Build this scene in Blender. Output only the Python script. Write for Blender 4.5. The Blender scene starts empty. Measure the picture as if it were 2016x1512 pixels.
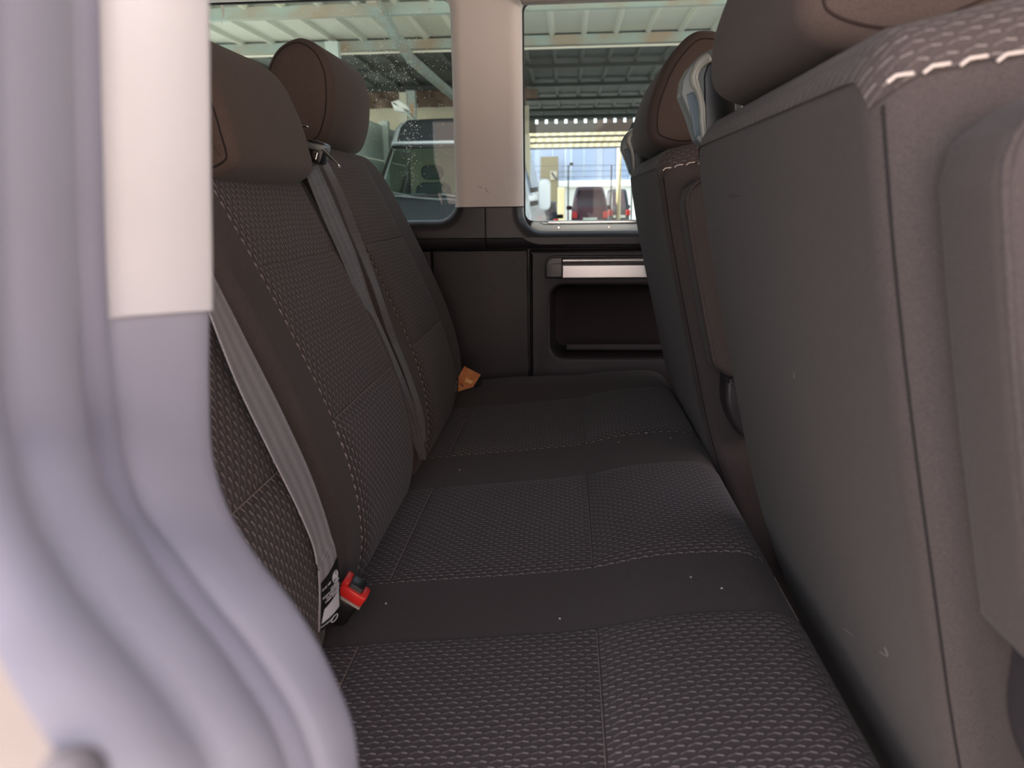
import bpy, bmesh, math, random
import numpy as np
from mathutils import Vector, Matrix
random.seed(7)
SC = bpy.context.scene
COL = SC.collection

# ------------------------------------------------------------------ camera
FPX = 1456.0                       # focal length in pixels of the 2016 x 1512 frame
CZ = 0.854                         # eye height above the cabin floor (metres)
ROLL = math.radians(0.3)
dY = Vector((110, 358, -FPX)).normalized()
u0 = Vector((math.sin(ROLL), math.cos(ROLL), 0))
dZ = (u0 - dY * u0.dot(dY)).normalized()
dX = dY.cross(dZ)
R3 = Matrix((dX, dY, dZ))          # camera axes -> world axes
cam_d = bpy.data.cameras.new('camera')
cam = bpy.data.objects.new('camera', cam_d); COL.objects.link(cam)
cam.matrix_world = Matrix.Translation((0, 0, CZ)) @ R3.to_4x4()
cam_d.sensor_fit = 'HORIZONTAL'; cam_d.sensor_width = 36.0
cam_d.lens = FPX * 36.0 / 2016.0
cam_d.clip_start = 0.01; cam_d.clip_end = 400
cam_d.dof.use_dof = True; cam_d.dof.focus_distance = 1.25; cam_d.dof.aperture_fstop = 7.5
SC.camera = cam

# ------------------------------------------------------------------ world, sun, lamps, exposure
W = bpy.data.worlds.new('sky'); SC.world = W; W.use_nodes = True
wn = W.node_tree.nodes; wl = W.node_tree.links
bg = wn['Background']
sky = wn.new('ShaderNodeTexSky'); sky.sky_type = 'NISHITA'; sky.sun_disc = False
sky.sun_elevation = math.radians(50); sky.sun_rotation = math.radians(250)
sky.air_density = 1.0; sky.dust_density = 3.0; sky.ozone_density = 1.0
hsv = wn.new('ShaderNodeHueSaturation'); hsv.inputs['Saturation'].default_value = 0.55
wl.new(sky.outputs[0], hsv.inputs['Color'])
tn = wn.new('ShaderNodeMix'); tn.data_type = 'RGBA'; tn.blend_type = 'MULTIPLY'; tn.inputs[0].default_value = 1.0
tn.inputs[7].default_value = (1.0, 0.94, 0.92, 1)
wl.new(hsv.outputs[0], tn.inputs[6]); wl.new(tn.outputs[2], bg.inputs[0]); bg.inputs[1].default_value = 0.66
sl = bpy.data.lights.new('sun', 'SUN'); sl.energy = 11.0; sl.angle = math.radians(1.0); sl.color = (1.0, 0.93, 0.82)
so = bpy.data.objects.new('sun', sl); COL.objects.link(so)
so.rotation_euler = Vector((0.95, -0.12, -0.95)).to_track_quat('-Z', 'Y').to_euler()
SC.view_settings.view_transform = 'Standard'; SC.view_settings.look = 'None'
SC.view_settings.gamma = 1.0; SC.view_settings.use_curve_mapping = False
SC.view_settings.exposure = 0.46

# ------------------------------------------------------------------ helpers
def un(px, py, Y=None, X=None, Z=None):
    """world point seen at a pixel, on the plane Y= (or X= / Z=) given in metres"""
    v = R3 @ Vector((px - 1008.0, 756.0 - py, -FPX))
    o = Vector((0, 0, CZ))
    if Y is not None: t = Y / v.y
    elif X is not None: t = X / v.x
    else: t = (Z - CZ) / v.z
    return o + v * t

def cr(xs, ys, n=None):
    """smooth interpolator through points (xs increasing)"""
    xs = np.array(xs, float); ys = np.array(ys, float)
    m = np.gradient(ys, xs)
    def f(x):
        x = min(max(x, xs[0]), xs[-1]) if False else x
        i = int(np.clip(np.searchsorted(xs, x) - 1, 0, len(xs) - 2))
        h = xs[i + 1] - xs[i]; t = (x - xs[i]) / h
        if t < 0: return float(ys[i] + m[i] * (x - xs[i]))
        if t > 1: return float(ys[i + 1] + m[i + 1] * (x - xs[i + 1]))
        return float((2*t**3 - 3*t**2 + 1)*ys[i] + (t**3 - 2*t**2 + t)*h*m[i] + (-2*t**3 + 3*t**2)*ys[i+1] + (t**3 - t**2)*h*m[i+1])
    return f

def smooth_path(pts, n):
    P = np.array([tuple(p) for p in pts], float)
    d = np.r_[0, np.cumsum(np.linalg.norm(np.diff(P, axis=0), axis=1))]
    fs = [cr(d, P[:, k]) for k in range(P.shape[1])]
    return [tuple(f(s) for f in fs) for s in np.linspace(0, d[-1], n)]

def wloc(o):
    v = Vector((0, 0, 0))
    while o is not None:
        v += o.location; o = o.parent
    return v

def mk(name, V, Fc, m, parent=None, smooth=True, uv=None, mats=None, fm=None, angle=None):
    off = wloc(parent) if parent else Vector((0, 0, 0))
    me = bpy.data.meshes.new(name)
    me.from_pydata([tuple(Vector(v) - off) for v in V], [], Fc)
    for mm in ([m] + (mats or [])):
        me.materials.append(mm)
    if fm:
        me.polygons.foreach_set('material_index', fm)
    if uv is not None:
        ul = me.uv_layers.new(name='uv')
        li = np.empty(len(me.loops), dtype=np.int32); me.loops.foreach_get('vertex_index', li)
        ul.data.foreach_set('uv', np.array(uv, dtype=np.float32)[li].ravel())
    bm = bmesh.new(); bm.from_mesh(me)
    bmesh.ops.recalc_face_normals(bm, faces=bm.faces)
    bm.to_mesh(me); bm.free()
    me.polygons.foreach_set('use_smooth', [smooth] * len(me.polygons))
    if angle is not None:
        me.set_sharp_from_angle(angle=math.radians(angle))
    o = bpy.data.objects.new(name, me); COL.objects.link(o)
    if parent: o.parent = parent
    return o

def thing(name, label, cat, loc=(0, 0, 0), group=None):
    o = bpy.data.objects.new(name, None); COL.objects.link(o); o.location = loc
    o.empty_display_size = 0.05
    return tag(o, label, cat, group)

def tag(o, label, cat, group=None):
    o['label'] = label; o['category'] = cat
    if group: o['group'] = group
    return o

def struct(o, label=None):
    o['kind'] = 'structure'
    if label: o['label'] = label
    return o

class MB:
    def __init__(s): s.v = []; s.f = []
    def add(s, V, Fc):
        b = len(s.v); s.v += [tuple(v) for v in V]; s.f += [tuple(i + b for i in f) for f in Fc]
        return s
    def box(s, c, sz, rot=None, bev=0.0):
        bm = bmesh.new(); bmesh.ops.create_cube(bm, size=1)
        bmesh.ops.scale(bm, vec=sz, verts=bm.verts)
        if bev > 0: bmesh.ops.bevel(bm, geom=bm.edges[:], offset=bev, segments=2, affect='EDGES', profile=0.5)
        if rot is not None: bmesh.ops.transform(bm, matrix=rot.to_4x4(), verts=bm.verts)
        bmesh.ops.translate(bm, vec=c, verts=bm.verts)
        bm.verts.index_update()
        s.add([v.co[:] for v in bm.verts], [[v.index for v in f.verts] for f in bm.faces]); bm.free()
        return s
    def tube(s, path, r, n=8, cap=True):
        P = [Vector(p) for p in path]; rs = r if hasattr(r, '__len__') else [r] * len(P)
        V = []; up = Vector((0.31, 0.17, 0.93)).normalized()
        for i, p in enumerate(P):
            t = (P[min(i + 1, len(P) - 1)] - P[max(i - 1, 0)]).normalized()
            a = t.cross(up)
            if a.length < 1e-4: a = t.cross(Vector((1, 0, 0)))
            a.normalize(); b = t.cross(a)
            for k in range(n):
                th = 2 * math.pi * k / n
                V.append(p + (a * math.cos(th) + b * math.sin(th)) * rs[i])
        Fc = [(i*n + k, i*n + (k+1) % n, (i+1)*n + (k+1) % n, (i+1)*n + k) for i in range(len(P)-1) for k in range(n)]
        if cap: Fc += [tuple(range(n)), tuple(range((len(P)-1)*n, len(P)*n))]
        return s.add(V, Fc)
    def build(s, name, m, parent=None, smooth=False, **kw):
        return mk(name, s.v, s.f, m, parent, smooth, **kw)

def beam(mb, p, q, w, h):
    """rectangular bar between two points"""
    p = Vector(p); q = Vector(q); d = (q - p); L = d.length; d.normalize()
    a = d.cross(Vector((0, 0, 1)))
    if a.length < 1e-3: a = Vector((1, 0, 0))
    a.normalize(); b = a.cross(d)
    M = Matrix((a, d, b)).transposed()
    return mb.box((p + q) / 2, (w, L, h), rot=M)

def rrect(a0, a1, b0, b1, R, n=8):
    P = []
    Rs = R if hasattr(R, '__len__') else (R,) * 4        # corners: (a1,b1) (a0,b1) (a0,b0) (a1,b0)
    for k, (cx, cy, s) in enumerate(((a1, b1, 0), (a0, b1, 90), (a0, b0, 180), (a1, b0, 270))):
        r = Rs[k]
        sx = -1 if cx == a1 else 1; sy = -1 if cy == b1 else 1
        for i in range(n + 1):
            t = math.radians(s + 90 * i / n)
            P.append((cx + sx * r + r * math.cos(t), cy + sy * r + r * math.sin(t)))
    return P

def resample(P, n):
    P = np.array(P + [P[0]], float)
    d = np.r_[0, np.cumsum(np.linalg.norm(np.diff(P, axis=0), axis=1))]
    s = np.linspace(0, d[-1], n + 1)[:-1]
    return np.c_[np.interp(s, d, P[:, 0]), np.interp(s, d, P[:, 1])]

def pillow(outline, depth, r, warp, n=120, inner=12, arc=6, bulge=0.0, rb=None, flat=False):
    """closed cushion shape: flat outline in (a, b), front at depth 0, back at -depth, rounded rims of radius r"""
    P = resample(outline, n); rb = r if rb is None else rb
    T = np.roll(P, -1, 0) - np.roll(P, 1, 0); T /= np.linalg.norm(T, axis=1)[:, None] + 1e-9
    N = np.c_[T[:, 1], -T[:, 0]]
    c = P.mean(0)
    if ((P - c) * N).sum() < 0: N = -N
    rings = []
    pin = P - N * r
    c = pin.mean(0)
    if flat: inner = 1
    for i in range(1, inner + 1):
        k = i / inner; rings.append((c + (pin - c) * k, bulge * (1 - k ** 2.2)))
    for i in range(1, arc + 1):
        t = math.pi / 2 * i / arc; rings.append((P - N * (r - r * math.sin(t)), -(r - r * math.cos(t))))
    pinb = P - N * rb
    for i in range(0, arc + 1):
        t = math.pi / 2 * (1 - i / arc); rings.append((P - N * (rb - rb * math.sin(t)), -depth + (rb - rb * math.cos(t))))
    for i in range(inner - 1, 0, -1):
        k = i / inner; rings.append((c + (pinb - c) * k, -depth - bulge * (1 - k ** 2.2)))
    if flat:                                        # planar ends closed by one polygon each
        V = []; UV = []
        for q, d in rings:
            for a, b in q: V.append(warp(a, b, d)); UV.append((b, a))
        nr = len(rings)
        Fc = [(i*n + k, (i+1)*n + k, (i+1)*n + (k+1) % n, i*n + (k+1) % n) for i in range(nr - 1) for k in range(n)]
        return V, Fc + [tuple(range(n)), tuple(range((nr-1)*n, nr*n))], UV
    V = [warp(c[0], c[1], bulge)]; UV = [(c[1], c[0])]
    for q, d in rings:
        for a, b in q: V.append(warp(a, b, d)); UV.append((b, a))
    V.append(warp(c[0], c[1], -depth - bulge)); UV.append((c[1], c[0]))
    Fc = [(0, 1 + k, 1 + (k + 1) % n) for k in range(n)]
    nr = len(rings)
    for i in range(nr - 1):
        for k in range(n):
            Fc.append((1 + i*n + k, 1 + (i+1)*n + k, 1 + (i+1)*n + (k+1) % n, 1 + i*n + (k+1) % n))
    L = 1 + nr * n
    Fc += [(L, 1 + (nr-1)*n + (k+1) % n, 1 + (nr-1)*n + k) for k in range(n)]
    return V, Fc, UV

def rim_depth(a, b, a0, a1, b0, b1, R, r):
    cx, cy = (a0 + a1) / 2, (b0 + b1) / 2
    qx = abs(a - cx) - (a1 - a0) / 2 + R; qy = abs(b - cy) - (b1 - b0) / 2 + R
    d = -(math.hypot(max(qx, 0), max(qy, 0)) + min(max(qx, qy), 0) - R)
    if d >= r: return 0.0
    d = max(d, 0.0)
    return -(r - math.sqrt(max(r * r - (r - d) ** 2, 0)))

def patch(a0, a1, b0, b1, na, nb, depthf, warp, puff=0.003, base=0.0004, shape=None, uvswap=False):
    """padded upholstery panel that follows a body; edges tuck in under the body's skin"""
    V = []; UV = []; g = {}
    for i in range(na + 1):
        for j in range(nb + 1):
            u, v = i / na, j / nb
            # denser near the edges
            uu = 0.5 - 0.5 * math.cos(math.pi * u) if na > 6 else u
            vv = 0.5 - 0.5 * math.cos(math.pi * v) if nb > 6 else v
            a = a0 + (a1 - a0) * uu; b = b0 + (b1 - b0) * vv
            if shape: a, b = shape(uu, vv, a, b)
            da = min(uu * (a1 - a0), (1 - uu) * (a1 - a0)); db = min(vv * (b1 - b0), (1 - vv) * (b1 - b0))
            e = min(da, db); k = min(e / 0.030, 1.0)
            h = base + puff * (1 - (1 - k) ** 2.0)
            if e < 1e-6: h = -0.004
            g[i, j] = len(V); V.append(warp(a, b, depthf(a, b) + h)); UV.append((a, b) if uvswap else (b, a))
    Fc = [(g[i, j], g[i+1, j], g[i+1, j+1], g[i, j+1]) for i in range(na) for j in range(nb)]
    return V, Fc, UV

def plate(name, outer, holes, yfront, thick, bev, m, parent=None, res=4, cuts=()):
    """flat panel in the X-Z plane, outline and holes given as (x, z) lists; front face towards -Y at yfront"""
    cu = bpy.data.curves.new(name, 'CURVE'); cu.dimensions = '2D'; cu.fill_mode = 'BOTH'
    for P in [outer] + holes:
        sp = cu.splines.new('POLY'); sp.points.add(len(P) - 1); sp.use_cyclic_u = True
        for k, (x, z) in enumerate(P): sp.points[k].co = (x, z, 0, 1)
    cu.extrude = max(thick / 2 - bev, 0.0001); cu.bevel_depth = bev; cu.bevel_resolution = res; cu.offset = -bev
    t = bpy.data.objects.new('tmp', cu); COL.objects.link(t)
    dg = bpy.context.evaluated_depsgraph_get(); dg.update()
    me = bpy.data.meshes.new_from_object(t.evaluated_get(dg))
    bpy.data.objects.remove(t); bpy.data.curves.remove(cu)
    V = [(v.co.x, yfront + thick / 2 - v.co.z, v.co.y) for v in me.vertices]
    Fc = [tuple(p.vertices) for p in me.polygons]
    bpy.data.meshes.remove(me)
    bm = bmesh.new()
    vs = [bm.verts.new(v) for v in V]
    for f in Fc:
        try: bm.faces.new([vs[i] for i in f])
        except ValueError: pass
    bmesh.ops.remove_doubles(bm, verts=bm.verts, dist=1e-5)
    for co, no in cuts:                                   # keep the side the normal points to
        bmesh.ops.bisect_plane(bm, geom=bm.verts[:] + bm.edges[:] + bm.faces[:], plane_co=co, plane_no=no, clear_inner=True)
    bm.verts.index_update()
    V = [v.co[:] for v in bm.verts]; Fc = [[v.index for v in f.verts] for f in bm.faces]; bm.free()
    return mk(name, V, Fc, m, parent, True, angle=35)

# ------------------------------------------------------------------ materials
def mat(name, col, rough=0.6, metal=0.0, spec=0.5, sheen=0.0, sheen_tint=None, noise=None, bump=None, coat=0.0, mottled=None):
    m = bpy.data.materials.new(name); m.use_nodes = True
    nt = m.node_tree; b = nt.nodes['Principled BSDF']; L = nt.links.new
    b.inputs['Base Color'].default_value = (*col, 1); b.inputs['Roughness'].default_value = rough
    b.inputs['Metallic'].default_value = metal; b.inputs['Specular IOR Level'].default_value = spec
    b.inputs['Coat Weight'].default_value = coat
    if sheen:
        b.inputs['Sheen Weight'].default_value = sheen; b.inputs['Sheen Roughness'].default_value = 0.45
        if sheen_tint: b.inputs['Sheen Tint'].default_value = (*sheen_tint, 1)
    if noise or mottled:
        tc = nt.nodes.new('ShaderNodeTexCoord')
    if noise:                                   # (scale, amount)
        n = nt.nodes.new('ShaderNodeTexNoise'); n.inputs['Scale'].default_value = noise[0]; n.inputs['Detail'].default_value = 3
        L(tc.outputs['Object'], n.inputs['Vector'])
        mr = nt.nodes.new('ShaderNodeMapRange'); mr.inputs[1].default_value = 0.3; mr.inputs[2].default_value = 0.7
        mr.inputs[3].default_value = 1 - noise[1]; mr.inputs[4].default_value = 1 + noise[1]
        L(n.outputs[0], mr.inputs[0])
        mx = nt.nodes.new('ShaderNodeVectorMath'); mx.operation = 'SCALE'
        mx.inputs[0].default_value = col; L(mr.outputs[0], mx.inputs['Scale'])
        L(mx.outputs[0], b.inputs['Base Color'])
    if mottled:                                 # (scale, colour, amount)
        n2 = nt.nodes.new('ShaderNodeTexNoise'); n2.inputs['Scale'].default_value = mottled[0]; n2.inputs['Detail'].default_value = 6
        L(tc.outputs['Object'], n2.inputs['Vector'])
        m2 = nt.nodes.new('ShaderNodeMapRange'); m2.inputs[1].default_value = 0.45; m2.inputs[2].default_value = 0.7
        m2.inputs[4].default_value = mottled[2]; L(n2.outputs[0], m2.inputs[0])
        mi = nt.nodes.new('ShaderNodeMix'); mi.data_type = 'RGBA'
        L(m2.outputs[0], mi.inputs[0]); mi.inputs[7].default_value = (*mottled[1], 1)
        src = b.inputs['Base Color'].links[0].from_socket if b.inputs['Base Color'].links else None
        if src: L(src, mi.inputs[6])
        else: mi.inputs[6].default_value = (*col, 1)
        L(mi.outputs[2], b.inputs['Base Color'])
    if bump:                                    # (scale, strength)
        tb = nt.nodes.new('ShaderNodeTexCoord')
        nb = nt.nodes.new('ShaderNodeTexNoise'); nb.inputs['Scale'].default_value = bump[0]; nb.inputs['Detail'].default_value = 2
        L(tb.outputs['Object'], nb.inputs['Vector'])
        bp = nt.nodes.new('ShaderNodeBump'); bp.inputs['Strength'].default_value = bump[1]; bp.inputs['Distance'].default_value = 0.001
        L(nb.outputs[0], bp.inputs['Height']); L(bp.outputs[0], b.inputs['Normal'])
    return m

def math_node(nt, op, a, b=None, c=None):
    n = nt.nodes.new('ShaderNodeMath'); n.operation = op
    for k, v in enumerate((a, b, c)):
        if v is None: continue
        if isinstance(v, (int, float)): n.inputs[k].default_value = v
        else: nt.links.new(v, n.inputs[k])
    return n.outputs[0]

def stitched_fabric(name, base, thread, P=0.0138, Rw=0.0070):
    """woven cover with rows of short kinked stitches; UV in metres, u along the stitches"""
    m = bpy.data.materials.new(name); m.use_nodes = True
    nt = m.node_tree; b = nt.nodes['Principled BSDF']; L = nt.links.new
    tc = nt.nodes.new('ShaderNodeTexCoord'); sp = nt.nodes.new('ShaderNodeSeparateXYZ'); L(tc.outputs['UV'], sp.inputs[0])
    M = lambda *a: math_node(nt, *a)
    # slight irregularity
    nz = nt.nodes.new('ShaderNodeTexNoise'); nz.inputs['Scale'].default_value = 60; L(tc.outputs['UV'], nz.inputs['Vector'])
    wob = M('MULTIPLY', M('SUBTRACT', nz.outputs[0], 0.5), 0.0016)
    u = sp.outputs[0]; v = M('ADD', sp.outputs[1], wob)
    row = M('FLOOR', M('DIVIDE', v, Rw))
    par = M('MULTIPLY', M('MODULO', M('ADD', row, 1000), 2), 0.5)
    jit = M('MULTIPLY', M('SINE', M('MULTIPLY', row, 12.9)), 0.06)
    t = M('FRACT', M('ADD', M('ADD', M('DIVIDE', u, P), 100.0), M('ADD', par, jit)))
    inside = M('LESS_THAN', t, 0.80)
    late = M('GREATER_THAN', t, 0.44)
    rise = M('MINIMUM', M('DIVIDE', t, 0.44), M('SUBTRACT', 1.0, M('MULTIPLY', M('SUBTRACT', t, 0.44), 1.5)))
    cen = M('ADD', 0.36, M('MULTIPLY', rise, 0.34))
    vv = M('FRACT', M('DIVIDE', v, Rw))
    dist = M('ABSOLUTE', M('SUBTRACT', vv, cen))
    wid = M('ADD', 0.055, M('MULTIPLY', late, 0.035))
    mr = nt.nodes.new('ShaderNodeMapRange'); mr.inputs[1].default_value = 0.6; mr.inputs[2].default_value = 1.3
    mr.inputs[3].default_value = 1; mr.inputs[4].default_value = 0; L(M('DIVIDE', dist, wid), mr.inputs[0])
    line = M('MULTIPLY', M('MULTIPLY', mr.outputs[0], inside), M('ADD', 0.55, M('MULTIPLY', late, 0.45)))
    wv = nt.nodes.new('ShaderNodeTexNoise'); wv.inputs['Scale'].default_value = 700; wv.inputs['Detail'].default_value = 1
    L(tc.outputs['UV'], wv.inputs['Vector'])
    tex = M('ADD', 0.4, M('MULTIPLY', wv.outputs[0], 1.2))
    mi = nt.nodes.new('ShaderNodeMix'); mi.data_type = 'RGBA'
    mi.inputs[6].default_value = (*base, 1); mi.inputs[7].default_value = (*thread, 1)
    L(M('MULTIPLY', line, 0.85), mi.inputs[0])
    sc = nt.nodes.new('ShaderNodeVectorMath'); sc.operation = 'SCALE'; L(mi.outputs[2], sc.inputs[0]); L(tex, sc.inputs['Scale'])
    L(sc.outputs[0], b.inputs['Base Color'])
    hgt = M('ADD', M('MULTIPLY', wv.outputs[0], 0.25), M('ADD', line, M('MULTIPLY', M('ABSOLUTE', M('SUBTRACT', vv, 0.5)), -0.9)))
    bp = nt.nodes.new('ShaderNodeBump'); bp.inputs['Strength'].default_value = 0.45; bp.inputs['Distance'].default_value = 0.0012
    L(hgt, bp.inputs['Height']); L(bp.outputs[0], b.inputs['Normal'])
    b.inputs['Roughness'].default_value = 0.9; b.inputs['Specular IOR Level'].default_value = 0.25
    b.inputs['Sheen Weight'].default_value = 0.08; b.inputs['Sheen Roughness'].default_value = 0.5
    return m

def webbing(name, base, light):
    m = bpy.data.materials.new(name); m.use_nodes = True
    nt = m.node_tree; b = nt.nodes['Principled BSDF']; L = nt.links.new
    M = lambda *a: math_node(nt, *a)
    tc = nt.nodes.new('ShaderNodeTexCoord'); sp = nt.nodes.new('ShaderNodeSeparateXYZ'); L(tc.outputs['UV'], sp.inputs[0])
    rib = M('SINE', M('MULTIPLY', sp.outputs[0], 2 * math.pi / 0.0024))
    st = M('ABSOLUTE', M('SUBTRACT', M('FRACT', M('MULTIPLY', sp.outputs[1], 3.0)), 0.5))
    k = M('ADD', M('MULTIPLY', st, 0.9), M('MULTIPLY', M('ADD', rib, 1.0), 0.28))
    mi = nt.nodes.new('ShaderNodeMix'); mi.data_type = 'RGBA'; L(k, mi.inputs[0])
    mi.inputs[6].default_value = (*base, 1); mi.inputs[7].default_value = (*light, 1)
    L(mi.outputs[2], b.inputs['Base Color'])
    bp = nt.nodes.new('ShaderNodeBump'); bp.inputs['Strength'].default_value = 0.5; bp.inputs['Distance'].default_value = 0.0006
    L(rib, bp.inputs['Height']); L(bp.outputs[0], b.inputs['Normal'])
    b.inputs['Roughness'].default_value = 0.45; b.inputs['Specular IOR Level'].default_value = 0.5
    b.inputs['Sheen Weight'].default_value = 0.2
    return m

def glass(name, tint, refl=1.0, rough=0.0):
    m = bpy.data.materials.new(name); m.use_nodes = True
    nt = m.node_tree; nt.nodes.clear(); L = nt.links.new
    o = nt.nodes.new('ShaderNodeOutputMaterial'); t = nt.nodes.new('ShaderNodeBsdfTransparent'); t.inputs[0].default_value = (*tint, 1)
    g = nt.nodes.new('ShaderNodeBsdfGlossy'); g.inputs['Roughness'].default_value = rough
    fr = nt.nodes.new('ShaderNodeFresnel'); fr.inputs[0].default_value = 1.5
    k = math_node(nt, 'MULTIPLY', fr.outputs[0], refl)
    mx = nt.nodes.new('ShaderNodeMixShader'); L(k, mx.inputs[0]); L(t.outputs[0], mx.inputs[1]); L(g.outputs[0], mx.inputs[2])
    L(mx.outputs[0], o.inputs[0])
    return m

M_plain = mat('plain_seat_fabric', (0.072, 0.058, 0.056), 0.92, spec=0.2, sheen=0.07, noise=(1400, 0.35), bump=(1200, 0.35))
M_pat = stitched_fabric('stitched_seat_fabric', (0.052, 0.041, 0.042), (0.42, 0.35, 0.34))
M_thread = mat('seam_thread', (0.24, 0.19, 0.17), 0.8)
M_seam = mat('dark_seam', (0.012, 0.009, 0.009), 0.9)
M_head = mat('headrest_fabric', (0.088, 0.064, 0.056), 0.92, spec=0.2, sheen=0.08, noise=(1500, 0.3), bump=(1300, 0.3))
M_web = webbing('belt_webbing', (0.10, 0.088, 0.097), (0.44, 0.405, 0.44))
M_webd = webbing('dark_belt_webbing', (0.030, 0.026, 0.029), (0.13, 0.115, 0.12))
M_dark = mat('dark_grained_plastic', (0.030, 0.026, 0.031), 0.36, spec=0.6, bump=(900, 0.06), noise=(6, 0.15))
M_trim = mat('glossy_dark_belt_trim', (0.028, 0.024, 0.029), 0.42, spec=0.5)
M_panel = mat('charcoal_wall_plastic', (0.030, 0.025, 0.029), 0.5, spec=0.45, bump=(700, 0.15), mottled=(5, (0.042, 0.036, 0.040), 0.5))
M_black = mat('black_plastic', (0.012, 0.011, 0.012), 0.35, spec=0.5)
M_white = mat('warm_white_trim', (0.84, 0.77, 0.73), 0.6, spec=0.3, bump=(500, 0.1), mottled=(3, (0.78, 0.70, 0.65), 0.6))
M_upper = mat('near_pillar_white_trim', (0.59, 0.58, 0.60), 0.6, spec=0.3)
M_lav = mat('grey_lavender_plastic', (0.30, 0.295, 0.36), 0.5, spec=0.4, bump=(600, 0.08))
M_seal = mat('grey_rubber_seal', (0.24, 0.235, 0.30), 0.55, spec=0.4)
M_beige = mat('beige_paint', (0.20, 0.165, 0.155), 0.35, spec=0.5)
M_alu = mat('brushed_aluminium', (0.72, 0.68, 0.68), 0.38, metal=1.0)
M_frame = mat('satin_window_frame', (0.60, 0.68, 0.68), 0.35, metal=0.35)
M_steel = mat('bright_steel', (0.75, 0.73, 0.70), 0.22, metal=1.0)
M_grey = mat('grey_satin_plastic', (0.15, 0.165, 0.165), 0.35, spec=0.6)
M_red = mat('red_button_plastic', (0.80, 0.03, 0.025), 0.35, spec=0.5)
M_floor = mat('dark_floor_lining', (0.03, 0.028, 0.03), 0.9, bump=(300, 0.4))
M_head_l = mat('beige_headliner', (0.34, 0.31, 0.29), 0.95, bump=(900, 0.2))
M_glass = glass('window_glass', (0.83, 0.90, 0.89), .8)
M_print = mat('white_print', (0.62, 0.62, 0.66), 0.7)
M_orange = mat('orange_card', (0.62, 0.20, 0.06), 0.45, spec=0.4, mottled=(40, (0.78, 0.36, 0.12), 0.8))

# ------------------------------------------------------------------ cabin shell
YW = 1.93                                             # far wall inner face
XL, XR = -1.45, 1.75
def wp(px, py, Y=YW):
    p = un(px, py, Y=Y); return (p.x, p.z)
struct(MB().box(((XL+XR)/2, 1.0, -0.02), (XR-XL, 2.05, 0.04)).build('floor', M_floor))
struct(MB().box(((XL+XR)/2, 1.03, 1.47), (XR-XL, 1.95, 0.04)).build('ceiling', M_head_l))
struct(MB().box((XL-0.02, 1.03, 0.74), (0.04, 1.95, 1.48)).build('wall_left', M_panel))
struct(MB().box((XR+0.02, 1.03, 0.30), (0.04, 1.95, 0.60)).build('wall_right', M_dark))

# window openings (x, z)
w1r, w1b = wp(897, 300)[0], wp(800, 434)[1]
w1t = wp(700, -6)[1]
w2l, w2b = wp(1030, 300)[0], wp(1150, 455)[1]
w2t = wp(1200, -4)[1]
zsplit = wp(957, 408, 1.88)[1]
Yf, Yb = 1.88, 1.965                                  # front and back of the window surround
# white surround: header and pillars down to zsplit
def surround(y0, z_lo, z_hi, m, name):
    pass
w1l, w2r = -1.15, 0.98
Rw = 0.045
def notch(x0, x1, zb, R, z_top, n=8):
    """points of a U-shaped notch, entered from the right going left over the bottom"""
    P = [(x1, z_top)]
    for i in range(n + 1):
        t = math.radians(0 - 90 * i / n); P.append((x1 - R + R * math.cos(t), zb + R + R * math.sin(t)))
    for i in range(n + 1):
        t = math.radians(270 - 90 * i / n); P.append((x0 + R + R * math.cos(t), zb + R + R * math.sin(t)))
    P.append((x0, z_top)); return P
ztop = 1.46
zs = zsplit
zlow = wp(957, 490)[1]
xs = un(956, 450, Y=Yf).x
H1 = rrect(w1l, w1r, w1b, w1t, (.045, .045, .05, .05), 10)
H2 = rrect(w2l, w2r, w2b, w2t, (.02, .02, .05, .055), 10)
full = [(XL, ztop), (XL, zlow), (XR, zlow), (XR, ztop)]
g_ = .0012
def sur(name, cuts, m): return struct(plate(name, full, [H1, H2], Yf, Yb - Yf, .030, m, cuts=cuts))
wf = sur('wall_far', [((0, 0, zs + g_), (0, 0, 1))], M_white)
wf['label'] = 'warm white upper surround and pillar between the two far windows'
sc_ = MB()
for (a, b2, c, d) in ((940, 366, 949, 370), (955, 369, 959, 377), (957, 376, 964, 379)):
    q0, q1 = un(a, b2, Y=Yf - 0.0004), un(c, d, Y=Yf - 0.0004); sc_.tube([q0, q1], 0.0006, 5)
so_ = sc_.build('scuff_mark', mat('brown_scuff', (0.36, 0.24, 0.18), 0.8), wf); so_['kind'] = 'stuff'
sur('trim_1', [((0, 0, zs - g_), (0, 0, -1)), ((xs - .0018, 0, 0), (-1, 0, 0))], M_trim)['label'] = 'dark belt line trim below the rear window'
sur('trim_2', [((0, 0, zs - g_), (0, 0, -1)), ((xs + .0018, 0, 0), (1, 0, 0))], M_trim)['label'] = 'dark belt line trim below the sliding window'
struct(plate('wall_far_backing', full, [rrect(w1l - .01, w1r + .01, w1b - .01, w1t + .01, .05, 8), rrect(w2l - .01, w2r + .01, w2b - .01, w2t + .01, .05, 8)], 1.955, .006, .001, M_black))
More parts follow.
